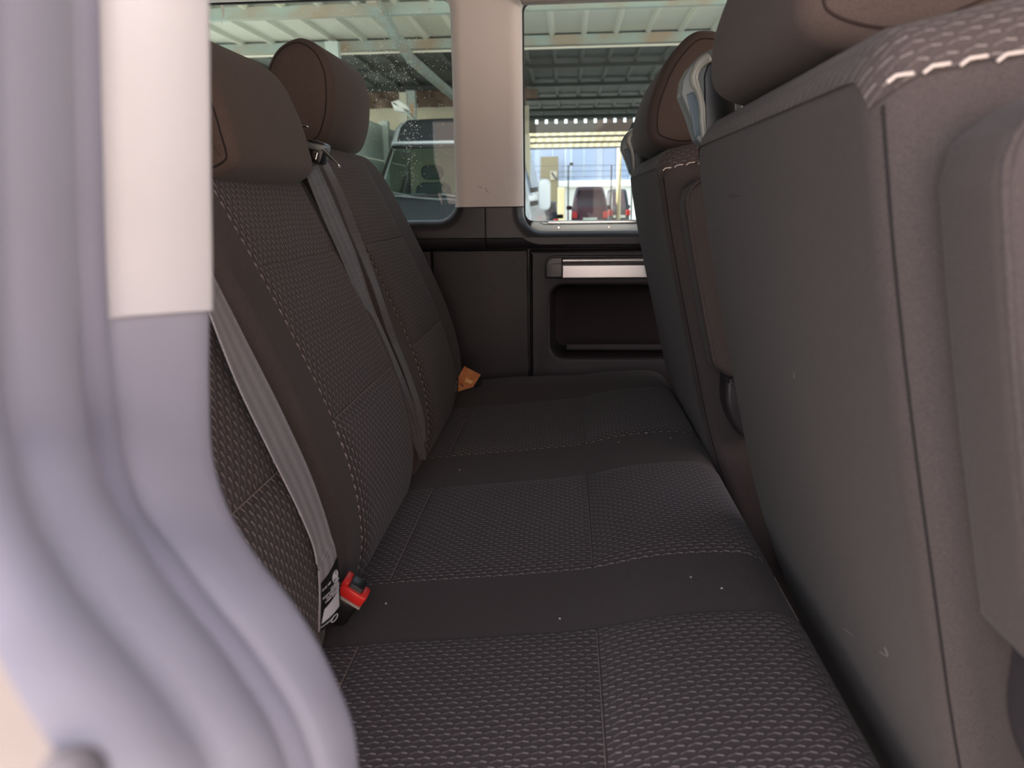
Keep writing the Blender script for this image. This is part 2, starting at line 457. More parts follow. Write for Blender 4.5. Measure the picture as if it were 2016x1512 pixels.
# lower wall panels
g = 0.0022
xa = wp(851, 520)[0]; xb = wp(1041, 620)[0]
zb = 0.02
pr = [wp(1084, 562), wp(1084, 702)]
rx0, rz1 = wp(1083, 562); rz0 = wp(1090, 704)[1]; rx1 = 0.62
struct(plate('wall_panel_left', rrect(XL, xa - g, zb, zlow - .004, .004, 2), [], YW - .005, .03, .003, M_panel), 'dark lower wall panel behind the far backrest')
struct(plate('wall_panel_middle', rrect(xa + g, xb - g, zb, zlow - .004, .004, 2), [], YW - .005, .03, .003, M_panel), 'dark lower wall panel between the two vertical seams')
struct(plate('wall_lower_backing', [(XL, zlow + .03), (XL, .02), (XR, .02), (XR, zlow + .03)], [rrect(rx0 - .012, rx1 + .012, rz0 - .012, rz1 + .012, .03, 6)], 1.9565, .004, .0005, M_black))  # black sheet added to stop daylight leaking through the panel gaps
hole = rrect(rx0, rx1, rz0, rz1, 0.035, 8)
wpr = struct(plate('wall_panel_right', rrect(xb + g, XR, zb, zlow - .004, .004, 2), [hole], YW - .005, .03, .009, M_panel), 'dark lower wall panel with a rounded storage recess')
wm = MB()
for pts in (((948, 562), (962, 564), (975, 569)), ((1007, 517), (1012, 519), (1011, 526)), ((930, 584), (955, 586)), ((985, 610), (1000, 607)), ((1010, 531), (1013, 535))):
    wm.tube([un(a, b, Y=YW - .0052) for a, b in pts], .0007, 4)
wo = wm.build('scuff_mark', mat('grey_scuff', (.10, .09, .09), .8), bpy.data.objects['wall_panel_middle']); wo['kind'] = 'stuff'
# recess bin
def bin_mesh():
    V = []; Fc = []
    rings = [(0.0, 0.0), (0.012, 0.004), (0.085, 0.012), (0.10, 0.03)]
    n = len(hole)
    cx, cz = (rx0 + rx1) / 2, (rz0 + rz1) / 2
    for d, ins in rings:
        sx = ((rx1 - rx0) / 2 - ins) / ((rx1 - rx0) / 2); sz = ((rz1 - rz0) / 2 - ins) / ((rz1 - rz0) / 2)
        for x, z in hole: V.append((cx + (x - cx) * sx, YW + .018 + d, cz + (z - cz) * sz))
    for i in range(len(rings) - 1):
        for k in range(n): Fc.append((i*n + k, i*n + (k+1) % n, (i+1)*n + (k+1) % n, (i+1)*n + k))
    Fc.append(tuple(range((len(rings)-1)*n, len(rings)*n)))
    return V, Fc
V, Fc = bin_mesh()
mk('storage_recess', V, Fc, mat('recess_shade_plastic', (.014, .011, .012), .7, spec=.2), wpr, True, angle=40)  # colour darkened to stand for the shade inside the recess
lip = MB().box(((rx0 + rx1) / 2 + .01, YW + .035, rz0 + .022), ((rx1 - rx0) - .06, .012, .018), bev=.005)
lip.build('recess_lip', M_panel, wpr)
# outer body skin with the same openings
skin = [(XL, 1.5), (XL, -0.1), (XR, -0.1), (XR, 1.5)]
M_out = mat('outer_body_paint', (0.55, 0.52, 0.50), 0.3)
struct(plate('wall_outer_skin', skin, [rrect(w1l - .01, w1r + .008, w1b - .012, w1t + .01, .05, 6), rrect(w2l - .008, w2r + .01, w2b - .012, w2t + .01, .04, 6)], 1.992, .008, .002, M_out, cuts=[((0, 0, .745), (0, 0, 1))]))
struct(plate('wall_outer_lower', [(XL, .75), (XL, -0.1), (XR, -0.1), (XR, .75)], [], 2.06, .01, .002, M_out))
# windows
def window(idx, x0, x1, z0, z1, R, gap):
    f = struct(plate('window_%d' % idx, rrect(x0, x1, z0, z1, R, 8), [], 1.980, .005, .0005, M_glass), gap)
    return f
win1 = window(1, w1l - .03, w1r + .03, w1b - .03, w1t + .03, .06, 'fixed rear side window with water drops on the glass')
win2 = window(2, w2l - .03, w2r + .03, w2b - .03, w2t + .03, .06, 'sliding side window in a pale metal frame')
M_gasket = mat('black_rubber', (0.01, 0.01, 0.01), 0.5)
plate('rubber_gasket', rrect(w1l - .03, w1r + .02, w1b - .02, w1t + .02, .06, 8), [rrect(w1l - .01, w1r + .001, w1b - .001, w1t + .004, .048, 8)], 1.972, .012, .002, M_gasket, win1)
fx0, fz0 = wp(1043, 452, 1.925)
fx1 = w2r - .004
fz1 = wp(1200, 6, 1.925)[1]
fi0 = wp(1078, 433, 1.94)
zf1 = wp(1150, 434, 1.95)[1]
fr_ = plate('window_frame', rrect(fx0, fx1, w2b - .02, zf1, (.004, .012, .004, .02), 6), [], 1.950, .03, .004, M_frame, win2)
plate('window_track', rrect(fi0[0], fx1 - .03, zf1 - .007, zf1 - .001, .003, 4), [], 1.944, .008, .0015, M_steel, win2)
MB().tube([(fi0[0] - .02, 1.948, zf1 - .004), (fi0[0] - .01, 1.946, zf1 - .009), (fx1 - .02, 1.946, zf1 - .0105)], .0008, 5).build('frame_groove', M_black, win2)
w2b = zf1 - .002
plate('rubber_gasket', rrect(w2l - .03, w2r + .02, w2b - .02, w2t + .02, .06, 8), [rrect(w2l + .002, w2r - .01, w2b + .002, w2t + .004, .02, 8)], 1.972, .012, .002, M_gasket, win2)
for x in (wp(1100, 437)[0], wp(1199, 437)[0]):
    MB().tube([(x, 1.934, w2b - .014), (x, 1.927, w2b - .014)], .0025, 10).build('screw', M_steel, win2)
# header rail over the sliding window
hz0, hx0 = wp(1100, 8, Yf)[1], wp(1026, 4, Yf)[0]
struct(MB().box(((hx0 + w2r) / 2, Yf - .008, hz0 + .02), (w2r - hx0, .03, .04), bev=.006).build('trim_3', M_head_l, smooth=True, angle=40), 'beige header rail over the sliding window')
# water drops on the rear window
dm = MB(); rnd = random.Random(3)
ico = bmesh.new(); bmesh.ops.create_icosphere(ico, subdivisions=1, radius=1); ico.verts.index_update()
IV = [v.co.copy() for v in ico.verts]; IF = [[v.index for v in f.verts] for f in ico.faces]; ico.free()
for k in range(900):
    r_ = rnd.random()
    if r_ < .55: px, py = rnd.gauss(770, 45), rnd.gauss(120, 55)
    elif r_ < .8: px, py = rnd.gauss(808, 12), rnd.uniform(205, 370)
    else: px, py = rnd.uniform(560, 890), rnd.uniform(20, 330)
    if px > 886 or py < 10 or px < 430: continue
    c = un(px, py, Y=1.9790); s = rnd.uniform(.0004, .0013) * (1.3 if rnd.random() < .1 else 1)
    dm.add([(c.x + v.x * s, c.y + v.y * s * .5, c.z + v.z * s * 1.15) for v in IV], IF)
dr = dm.build('water_drops', mat('water', (0.9, 0.95, 0.95), 0.05, spec=0.9), win1, smooth=True); dr['kind'] = 'stuff'

bd_ = MB()
for pts, r0 in ((((436, 8), (440, 22), (441, 34)), (.0026, .0040, .0018)), (((437, 30), (438, 50)), (.0010, .0004))):
    bd_.tube([un(a, b, Y=1.9785) for a, b in pts], list(r0), 6)
bd_.build('white_splash', mat('chalk_white', (.85, .88, .80), .8), win1)
gm = MB(); rq = random.Random(4)
for row in range(5):
    x = 1041
    while x < 1064 - row * 3:
        gm.tube([un(x, 402 + row * 4.4, Y=1.9788), un(x + 2, 400.5 + row * 4.4, Y=1.9788), un(x + 3, 402.4 + row * 4.4, Y=1.9788)], .0003, 4); x += rq.uniform(4, 6)
go_ = gm.build('etched_print', M_print, win2); go_['kind'] = 'stuff'
# grab rail on the wall panel
hr = thing('wall_rail', 'aluminium strip rail with black end cap above the wall recess', 'rail', un(1180, 530, Y=YW))
x0, z1 = wp(1075, 506, 1.92); _, z0 = wp(1075, 546, 1.92); xc = wp(1108, 520, 1.92)[0]; x1 = 0.62
plate('rail_bezel', rrect(x0 - .003, x1 + .003, z0 - .003, z1 + .003, (.006, .022, .006, .006), 8), [], 1.914, .012, .002, M_black, hr)
plate('end_cap', rrect(x0, xc, z0, z1, (.001, .02, .006, .001), 8), [], 1.905, .014, .003, M_dark, hr)
zm = z0 + (z1 - z0) * .60
plate('rail_strip', rrect(xc, x1, z0, zm, .001, 2), [], 1.903, .016, .001, M_alu, hr)
tp = MB(); n = 8; path = []
V = []; Fc = []
for xx in (xc, x1):
    for i in range(n + 1):
        t = math.pi * i / n
        V.append((xx, 1.91 - .011 * math.sin(t), zm + .004 + (z1 - zm - .004) * (0.5 - 0.5 * math.cos(t))))
Fc = [(i, i + 1, n + 2 + i, n + 1 + i) for i in range(n)] + [(0, n, 2*n + 1, n + 1)]
mk('rail_top_rod', V, Fc, M_alu, hr, True, angle=60)
MB().tube([(x0 + .012, 1.9045, zm + .003), (x0 + .03, 1.9035, zm + .006), (xc - .001, 1.9035, zm + .003)], .0009, 6).build('cap_line', M_alu, hr)

# ------------------------------------------------------------------ rear bench
zt = cr([-.34, -.22, -.05, .034, .10, .17, .25, .30], [.372, .388, .405, .416, .432, .440, .440, .436])
CX0, CX1, CY0, CY1 = -.32, .257, .34, 1.88
cR, cr_ = .055, .052
def sst(x): x = min(max(x, 0.0), 1.0); return x * x * (3 - 2 * x)
def warp_c(a, b, d):
    s = (zt(a + .01) - zt(a - .01)) / .02
    return (a + -s * d * .6, b, zt(a) + d + .026 * sst((b - 1.62) / .18) * (1 - sst((a + .15) / .35)))
dep_c = lambda a, b: rim_depth(a, b, CX0, CX1, CY0, CY1, cR, cr_)
bench = thing('rear_bench', 'dark brown fabric three-place rear bench with stitched panels', 'bench', (-.05, 1.1, 0))
V, Fc, UV = pillow(rrect(CX0, CX1, CY0, CY1, cR, 10), .15, cr_, warp_c, n=320, inner=26, arc=8, rb=.02)
cush = mk('seat_cushion', V, Fc, M_plain, bench, True, uv=UV)
SEATY = [(.372, .7035), (.835, 1.158), (1.319, 1.655)]
XJ, XRs, XC, XF = -.30, -.222, .034, .2555
def add_patch(name, parent, m, *a, **k):
    V, Fc, UV = patch(*a, **k); return mk(name, V, Fc, m, parent, True, uv=UV)
thr = MB()
for y0, y1 in SEATY:
    add_patch('seat_panel', cush, M_pat, XJ, XRs, y0, y1, 10, 30, dep_c, warp_c, puff=.002, uvswap=True)
    add_patch('seat_panel', cush, M_pat, XRs, XC, y0, y1, 26, 34, dep_c, warp_c, puff=.003, uvswap=True)
    add_patch('seat_panel', cush, M_pat, XC, XF, y0, y1, 30, 34, dep_c, warp_c, puff=.0045, uvswap=True)
def thread(pts, r=.0006, gap=.0035, ln=.0028):
    """row of small stitches along a path"""
    P = [Vector(p) for p in pts]; acc = 0
    mb = MB()
    for p, q in zip(P[:-1], P[1:]):
        L = (q - p).length; d = (q - p).normalized(); s = 0
        while s < L - 1e-6:
            e = min(s + ln, L); mb.tube([p + d * s, p + d * e], r, 5); s += gap
    return mb
tm = MB()
for y0, y1 in SEATY:
    for X in (XC - .0015, XRs - .0015):
        for k in range(int((y1 - y0 - .01) / .006)):
            ya = y0 + .005 + k * .006
            pa = Vector(warp_c(X, ya, dep_c(X, ya) + .0022)); pb = Vector(warp_c(X, ya + .0048, dep_c(X, ya + .0048) + .0022))
            tm.tube([pa, pb], .00045, 4)
for y0, y1 in ((.72, .82), (1.17, 1.305)):
    for k in range(int((y1 - y0) / .005)):
        ya = y0 + k * .005; X = .2460
        tm.tube([warp_c(X, ya, dep_c(X, ya) + .0006), warp_c(X, ya + .004, dep_c(X, ya + .004) + .0006)], .0007, 4)
to = tm.build('seam_stitching', M_thread, cush); to['kind'] = 'stuff'

prof = cr([.33, .38, .43, .49, .60, .69, .785, .885, .95, 1.0], [-.285, -.272, -.261, -.262, -.287, -.322, -.364, -.412, -.444, -.47])
def warp_b(a, b, d):
    s = (prof(b + .012) - prof(b - .012)) / .024
    L = math.hypot(1, s); nx, nz = 1 / L, -s / L
    return (prof(b) + nx * d, a, b + nz * d)
def backrest(y0, y1, z1, R, panel, tops, zcuts=(.372, .598, .785), far_R=None, nm='backrest'):
    r = .045
    Rs = (far_R or R, R, .03, .03)
    V, Fc, UV = pillow(rrect(y0, y1, .345, z1, Rs, 10), .13, r if r < min(Rs) else .029, warp_b, n=240, inner=24, arc=8)
    o = mk(nm, V, Fc, M_plain, bench, True, uv=UV)
    dep = lambda a, b: rim_depth(a, b, y0, y1, .345, z1, max(R, .03), r if r < min(Rs) else .029)
    zc = list(zcuts) + [tops]
    for k in range(3):
        add_patch('backrest_panel', o, M_pat, panel[0], panel[1], zc[k], zc[k+1], 26, 28, dep, warp_b, puff=(.007 if k == 0 else .003))
    tm = MB()
    for k in range(int((panel[1] - panel[0] - .01) / .006)):
        ya = panel[0] + .005 + k * .006; b = zcuts[1] + .0005
        tm.tube([warp_b(ya, b, dep(ya, b) + .0028), warp_b(ya + .0046, b, dep(ya + .0046, b) + .0028)], .0006, 4)
    t = tm.build('lumbar_stitching', M_thread, o); t['kind'] = 'stuff'
    return o
b1 = backrest(.33, .738, .925, .05, (.372, .712), .90)
b2 = backrest(.765, 1.204, .925, .05, (.850, 1.160), .905)
b3 = backrest(1.222, 1.795, .972, .05, (1.319, 1.642), .945, far_R=.10)

def profile_pillow(name, pts, y0, y1, r, m, parent, n=96, npts=60, bulge=.006, rib=None):
    """shape with a side profile in the X-Z plane (closed smooth curve) extruded across Y with rounded ends"""
    P = pts + [pts[0], pts[1], pts[2]]
    Q = smooth_path([pts[-2], pts[-1]] + P[:len(pts)] + [pts[0], pts[1]], 400)
    # cut one full turn
    Pn = np.array(Q); s = Pn
    start = np.argmin(np.hypot(Pn[:150, 0] - pts[0][0], Pn[:150, 1] - pts[0][1])); end = 250 + np.argmin(np.hypot(Pn[250:, 0] - pts[0][0], Pn[250:, 1] - pts[0][1]))
    loop = [tuple(p) for p in Pn[start:end]]
    w = lambda a, b, d: (a, y0 - d, b)
    V, Fc, UV = pillow(loop, (y1 - y0), r, w, n=n, arc=8, flat=True)
    o = mk(name, V, Fc, m, parent, True, uv=UV)
    return o, loop
def side_seam(loop, y0, inset, parent, rr=.0011, full=True, lo=0.0, hi=1.0, m=None, yoff=0.0):
    P = resample(loop, 90); c = P.mean(0)
    T = np.roll(P, -1, 0) - np.roll(P, 1, 0); T /= np.linalg.norm(T, axis=1)[:, None]
    N = np.c_[T[:, 1], -T[:, 0]]
    if ((P - c) * N).sum() < 0: N = -N
    Q = P - N * inset
    pts = [(q[0], y0 + yoff, q[1]) for q in Q]
    mb = MB(); a, b = int(lo * 90), int(hi * 90)
    seq = pts[a:b] + ([pts[0]] if (full and lo == 0) else [])
    mb.tube(seq, rr, 6, cap=False)
    return mb.build('side_seam', m or M_seam, parent, True)
hp2 = [(-.377, .902), (-.380, .94), (-.394, .99), (-.420, 1.036), (-.452, 1.056), (-.487, 1.036), (-.500, .97), (-.490, .915), (-.455, .888), (-.410, .884)]
h2, lp = profile_pillow('headrest', hp2, .848, 1.125, .019, M_head, bench, bulge=0)
side_seam(lp, .848, .011, h2, yoff=.0016)
hp3 = [(-.474, .972), (-.456, 1.005), (-.446, 1.055), (-.448, 1.105), (-.466, 1.142), (-.503, 1.162), (-.545, 1.148), (-.577, 1.10), (-.580, 1.035), (-.552, .98), (-.510, .962)]
h3, lp = profile_pillow('headrest', hp3, 1.455, 1.762, .032, M_head, bench, bulge=0)
side_seam(lp, 1.455, .012, h3, yoff=.0066)
h1, lp = profile_pillow('headrest', hp2, .42, .66, .030, M_head, bench)
for yc in (.93, 1.07):
    MB().tube([(-.45, yc, .90), (-.46, yc, .84)], .006, 10).build('headrest_post', M_steel, bench)
for yc in (1.53, 1.68):
    MB().tube([(-.50, yc, .98), (-.50, yc, .90)], .006, 10).build('headrest_post', M_steel, bench)
MB().box((-.08, 1.1, .20), (.40, 1.3, .16), bev=.01).build('bench_frame', M_black, bench)
for yy in (.5, 1.1, 1.7):
    MB().box((-.08, yy, .06), (.36, .05, .13), bev=.005).build('bench_leg', M_black, bench)

# ------------------------------------------------------------------ seat belts
def ribbon(name, L, Rr, m, parent, n=60, thick=.0012, wave=0.0):
    A = smooth_path(L, n); B = smooth_path(Rr, n)
    V = []; UV = []; s = 0; nc = 6
    for i in range(n):
        a, b = Vector(A[i]), Vector(B[i])
        if i: s += (Vector(A[i]) - Vector(A[i-1])).length
        t = (Vector(A[min(i+1, n-1)]) - Vector(A[max(i-1, 0)])).normalized()
        nn = (b - a).cross(t).normalized()
        if nn.y > 0: nn = -nn
        for sgn in (0, 1):
            for j in range(nc + 1):
                k = j / nc
                V.append(a.lerp(b, k) + nn * (thick * (1 - sgn) + wave * math.sin(math.pi * k))); UV.append((s, k))
    W_ = 2 * (nc + 1); Fc = []
    for i in range(n - 1):
        for j in range(nc):
            Fc.append((i*W_ + j, i*W_ + j + 1, (i+1)*W_ + j + 1, (i+1)*W_ + j))
            o = nc + 1
            Fc.append((i*W_ + o + j, (i+1)*W_ + o + j, (i+1)*W_ + o + j + 1, i*W_ + o + j + 1))
        Fc.append((i*W_, (i+1)*W_, (i+1)*W_ + nc + 1, i*W_ + nc + 1))
        Fc.append((i*W_ + nc, i*W_ + 2*nc + 1, (i+1)*W_ + 2*nc + 1, (i+1)*W_ + nc))
    return mk(name, V, Fc, m, parent, True, uv=UV, angle=50)
U = lambda l: [un(a, b, Y=c) for a, b, c in l]
belt1 = thing('seat_belt', 'light grey seat belt with sewn label in front of the nearest backrest gap', 'seat belt', un(640, 1180, Y=.70))
L1 = U([(300, 330, .62), (360, 470, .625), (412, 612, .632), (470, 760, .638), (540, 905, .642), (598, 1025, .650), (618, 1075, .652), (627, 1150, .660), (626, 1244, .662)])
R1 = U([(330, 290, .71), (368, 400, .71), (412, 522, .71), (470, 640, .71), (560, 820, .71), (618, 950, .71), (645, 1030, .705), (662, 1100, .70), (669, 1205, .695)])
ribbon('webbing', L1, R1, M_web, belt1, wave=.002)
la, lb = L1[-1], R1[-1]
def lerp_uv(k1, k2, off=.0022):
    """point on the belt's lower end: k1 across, k2 up from the bottom"""
    A = smooth_path(L1, 61); B = smooth_path(R1, 61)
    i = 60 - k2 * 60; i0 = int(min(max(i, 0), 59)); f = i - i0
    a = Vector(A[i0]).lerp(Vector(A[i0+1]), f); b = Vector(B[i0]).lerp(Vector(B[i0+1]), f)
    t = (Vector(A[i0+1]) - Vector(A[i0])).normalized(); nn = (b - a).cross(t).normalized()
    if nn.y > 0: nn = -nn
    return a.lerp(b, k1) + nn * (off + .002 * math.sin(math.pi * k1))
def quad_on_belt(name, ks, m, off, parent):
    """thin sheet following the belt; ks = 4 corners (across, up)"""
    n = 6; V = []
    for i in range(n + 1):
        for j in range(n + 1):
            u, v = i / n, j / n
            k1 = (ks[0][0]*(1-u) + ks[1][0]*u)*(1-v) + (ks[3][0]*(1-u) + ks[2][0]*u)*v
            k2 = (ks[0][1]*(1-u) + ks[1][1]*u)*(1-v) + (ks[3][1]*(1-u) + ks[2][1]*u)*v
            V.append(lerp_uv(k1, k2, off))
    Fc = [(i*(n+1)+j, (i+1)*(n+1)+j, (i+1)*(n+1)+j+1, i*(n+1)+j+1) for i in range(n) for j in range(n)]
    return mk(name, V, Fc, m, parent, True)
lab = quad_on_belt('belt_label', [(.03, .0), (.99, .0), (.99, .128), (.03, .118)], M_black, .0018, belt1)
quad_on_belt('white_sticker', [(.06, .018), (.90, .020), (.88, .060), (.16, .048)], M_print, .0021, lab)
# certification ring and small print
def ring_on_belt(c1, c2, r1, r2, parent, w=.0005):
    mb = MB(); mb.tube([lerp_uv(c1 + r1 * math.cos(t), c2 + r2 * math.sin(t), .0022) for t in np.linspace(0, 2 * math.pi, 20)], w, 5)
    return mb
rm = ring_on_belt(.70, .098, .15, .0105, lab)
for k in (-.05, .01, .07):
    rm.tube([lerp_uv(.70 + k + .03 * math.cos(t), .098 + .005 * math.sin(t), .0022) for t in np.linspace(.9, 5.4, 8)], .0004, 4)
rm.build('round_mark', M_print, lab)
pm = MB(); rr = random.Random(5)
for row, (k2, a, b) in enumerate(((.098, .08, .46), (.083, .45, .92), (.077, .10, .85), (.070, .25, .92), (.063, .2, .92), (.010, .05, .5))):
    x = a
    while x < b:
        w_ = rr.uniform(.03, .05)
        pm.tube([lerp_uv(x, k2 - .002, .0021), lerp_uv(x + .006, k2 + .0018, .0021), lerp_uv(x + w_ * .6, k2 + rr.uniform(-.002, .002), .0021)], .00032, 4)
        x += w_ + .01 + (.03 if rr.random() < .15 else 0)
po = pm.build('small_print', M_print, lab); po['kind'] = 'stuff'
ring_on_belt(.62, .006, .16, .006, lab).build('round_mark', M_print, lab)

belt2 = thing('seat_belt', 'dark doubled seat belt hanging between the middle and far backrests', 'seat belt', un(830, 860, Y=1.2))
ribbon('webbing', U([(598, 335, 1.15), (632, 421, 1.15), (673, 514, 1.145), (717, 622, 1.15), (751, 710, 1.155), (786, 785, 1.17), (806, 850, 1.185), (826, 905, 1.195)]),
       U([(625, 325, 1.205), (663, 412, 1.205), (698, 495, 1.20), (737, 612, 1.20), (771, 690, 1.20), (805, 774, 1.20), (830, 850, 1.205), (838, 905, 1.21)]), M_webd, belt2, wave=.001)
ribbon('webbing', U([(627, 312, 1.20), (654, 368, 1.205), (688, 456, 1.205), (732, 563, 1.205), (761, 651, 1.21), (797, 740, 1.205), (822, 820, 1.205), (832, 870, 1.21)]),
       U([(643, 316, 1.225), (670, 368, 1.225), (709, 465, 1.225), (748, 573, 1.225), (778, 661, 1.225), (810, 745, 1.225), (834, 823, 1.225), (838, 870, 1.225)]), M_webd, belt2)
Y_ = 1.19
c = un(625, 300, Y=Y_)
gd = MB().box(c, (.030, .036, .034), rot=Matrix.Rotation(math.radians(20), 3, 'Y'), bev=.006)
gd.build('belt_guide', M_black, belt2, smooth=True, angle=40)
MB().box(un(622, 289, Y=1.185), (.036, .030, .010), rot=Matrix.Rotation(math.radians(12), 3, 'Y'), bev=.003).build('guide_cover', M_grey, belt2, smooth=True, angle=40)
MB().box(un(620, 306, Y=1.168), (.008, .004, .012), rot=Matrix.Rotation(math.radians(20), 3, 'Y'), bev=.001).build('guide_clip', M_steel, belt2)
def tongue(p, q, w, parent, nm='tongue_plate', sl=True):
    p, q = Vector(p), Vector(q); d = (q - p).normalized(); s = Vector((.35, -1, .2)); s = (s - d * s.dot(d)).normalized(); nn = d.cross(s)
    L = (q - p).length; R_ = Matrix((d, s, nn)).transposed()
    V, Fc, UV = pillow(rrect(-L/2, L/2, -w/2, w/2, w * .3, 5), .0022, .0006, lambda a, b, dd: tuple((p + q) / 2 + R_ @ Vector((a, b, dd))), n=60, inner=2, arc=2)
    o = mk(nm, V, Fc, M_steel, parent, True, angle=40)
    return o
tongue(un(634, 296, Y=1.165), un(669, 330, Y=1.155), .010, belt2)
MB().box(un(668, 328, Y=1.1545), (.004, .006, .004), bev=.001).build('tongue_tip', M_grey, belt2)
tongue(un(580, 249, Y=1.20), un(607, 251, Y=1.20), .006, belt2)

# red buckle
bk = thing('seat_belt_buckle', 'red and black seat belt buckle wedged beside the middle backrest', 'buckle', un(690, 1180, Y=.765))
def buckle():
    Yk = .745
    p0, p1 = un(670, 1154, Y=Yk), un(718, 1184, Y=Yk); p2 = un(655, 1208, Y=Yk)
    u = (p1 - p0).normalized(); v = (p2 - p0); v = (v - u * v.dot(u)).normalized(); w = u.cross(v)
    if w.y < 0: w = -w
    R_ = Matrix((u, v, w)).transposed(); L = (p1 - p0).length; c0 = (p0 + p1) / 2
    def bx(cx, cy, cz, sx, sy, sz, bev, nm, m, par):
        return MB().box(c0 + R_ @ Vector((cx, cy, cz)), (sx, sy, sz), rot=R_, bev=bev).build(nm, m, par, smooth=True, angle=40)
    bx(-.006, .028, .012, L + .006, .036, .028, .005, 'buckle_body', M_black, bk)
    b = bx(0, .003, .010, L, .014, .024, .003, 'release_button', M_red, bk)
    bx(-L/2 + .003, -.006, .010, .008, .008, .024, .002, 'button_end', M_red, b)
    bx(L/2 - .004, -.001, .010, .009, .007, .024, .003, 'button_end', M_red, b)
    s = bx(0, -.0065, .012, L - .016, .006, .020, .001, 'tongue_slot', M_black, bk)
    for k in range(11):
        bx(-L/2 + .010 + k * (L - .020) / 10, -.0066, .0015, .0006, .005, .0016, 0, 'slot_rib', M_grey, s)
    bx(0, .0115, .010, L, .0025, .024, .0006, 'pale_edge', mat('pale_plastic_edge', (.45, .38, .34), .5), bk)
    return
buckle()
# lint, scuffs and marks
lm = MB(); rq = random.Random(11)
for (a, b) in ((1272, 853), (1218, 870), (1268, 838), (958, 868), (965, 835), (1360, 1136), (1421, 1158), (760, 1188), (1102, 1218), (1180, 860), (1075, 850), (1320, 862), (905, 925), (1230, 1500)):
    c = un(a, b, Z=.425); c = un(a, b, Z=zt(c.x) + .004 - (.003 if 1 else 0))
    lm.box(c, (.0022, .0016, .0010), rot=Matrix.Rotation(rq.uniform(0, 3), 3, 'Z'))
lo = lm.build('lint', M_print, cush); lo['kind'] = 'stuff'
# small metal hook at the middle seat's foot
MB().tube([un(792, 962, Y=1.16), un(795, 957, Y=1.155), un(798, 961, Y=1.15)], .0012, 8).build('anchor_hook', M_steel, bench)

# orange tag and small black tab at the far end of the bench
tg = thing('warning_tag', 'orange warning card tag on a strap between far backrest and cushion', 'tag', un(915, 755, Y=1.70))
def px_sheet(name, pts, Yv, m, parent, th=.0012):
    A = [un(a, b, Y=Yv) for a, b in pts]; B = [p + Vector((0.0005, th, 0)) for p in A]; n = len(A)
    return mk(name, A + B, [tuple(range(n)), tuple(range(n, 2*n))] + [(k, (k+1) % n, n + (k+1) % n, n + k) for k in range(n)], m, parent, False)
px_sheet('card', [(914, 721), (946, 738), (931, 762), (899, 772), (901, 745)], 1.70, M_orange, tg)
px_sheet('printed_icon', [(917, 744), (931, 750), (928, 756), (914, 752)], 1.6985, mat('pale_orange_print', (.95, .55, .22), .5), tg, .0005)
px_sheet('printed_icon', [(906, 754), (913, 760), (912, 762), (905, 757)], 1.6985, mat('brown_print', (.22, .07, .03), .5), tg, .0005)
MB().tube([un(917, 744, Y=1.698), un(921, 743, Y=1.698), un(923, 747, Y=1.698), un(918, 747, Y=1.698)], .0009, 6).build('printed_icon', bpy.data.materials['pale_orange_print'], tg)
MB().tube([un(934, 762, Y=1.71), un(948, 754, Y=1.71), un(947, 749, Y=1.71), un(940, 752, Y=1.71)], .0022, 8).build('strap_loop', M_black, tg)
tb = thing('fabric_tab', 'small black fabric tab with white ISOFIX lettering beside orange card', 'tab', un(897, 760, Y=1.66))
px_sheet('tab_cloth', [(893, 744), (902, 745), (901, 772), (892, 773)], 1.675, M_black, tb)
def text(name, s, p, right, upv, size, m, parent, ext=.0002):
    cu = bpy.data.curves.new(name, 'FONT'); cu.body = s; cu.size = size; cu.extrude = ext; cu.align_x = 'CENTER'; cu.align_y = 'CENTER'
    t = bpy.data.objects.new('tmp', cu); COL.objects.link(t)
    dg = bpy.context.evaluated_depsgraph_get(); dg.update()
    me = bpy.data.meshes.new_from_object(t.evaluated_get(dg)); bpy.data.objects.remove(t)
    right = Vector(right).normalized(); upv = Vector(upv); upv = (upv - right * upv.dot(right)).normalized(); nn = right.cross(upv)
    V = [Vector(p) + right * v.co.x + upv * v.co.y + nn * v.co.z for v in me.vertices]
    Fc = [tuple(q.vertices) for q in me.polygons]; bpy.data.meshes.remove(me)
    return mk(name, V, Fc, m, parent, False)
text('lettering', 'ISOFIX', un(897, 759, Y=1.6735), (un(898, 745, Y=1.67) - un(896, 772, Y=1.67)), (-1, 0, 0), .0095, M_print, tb)

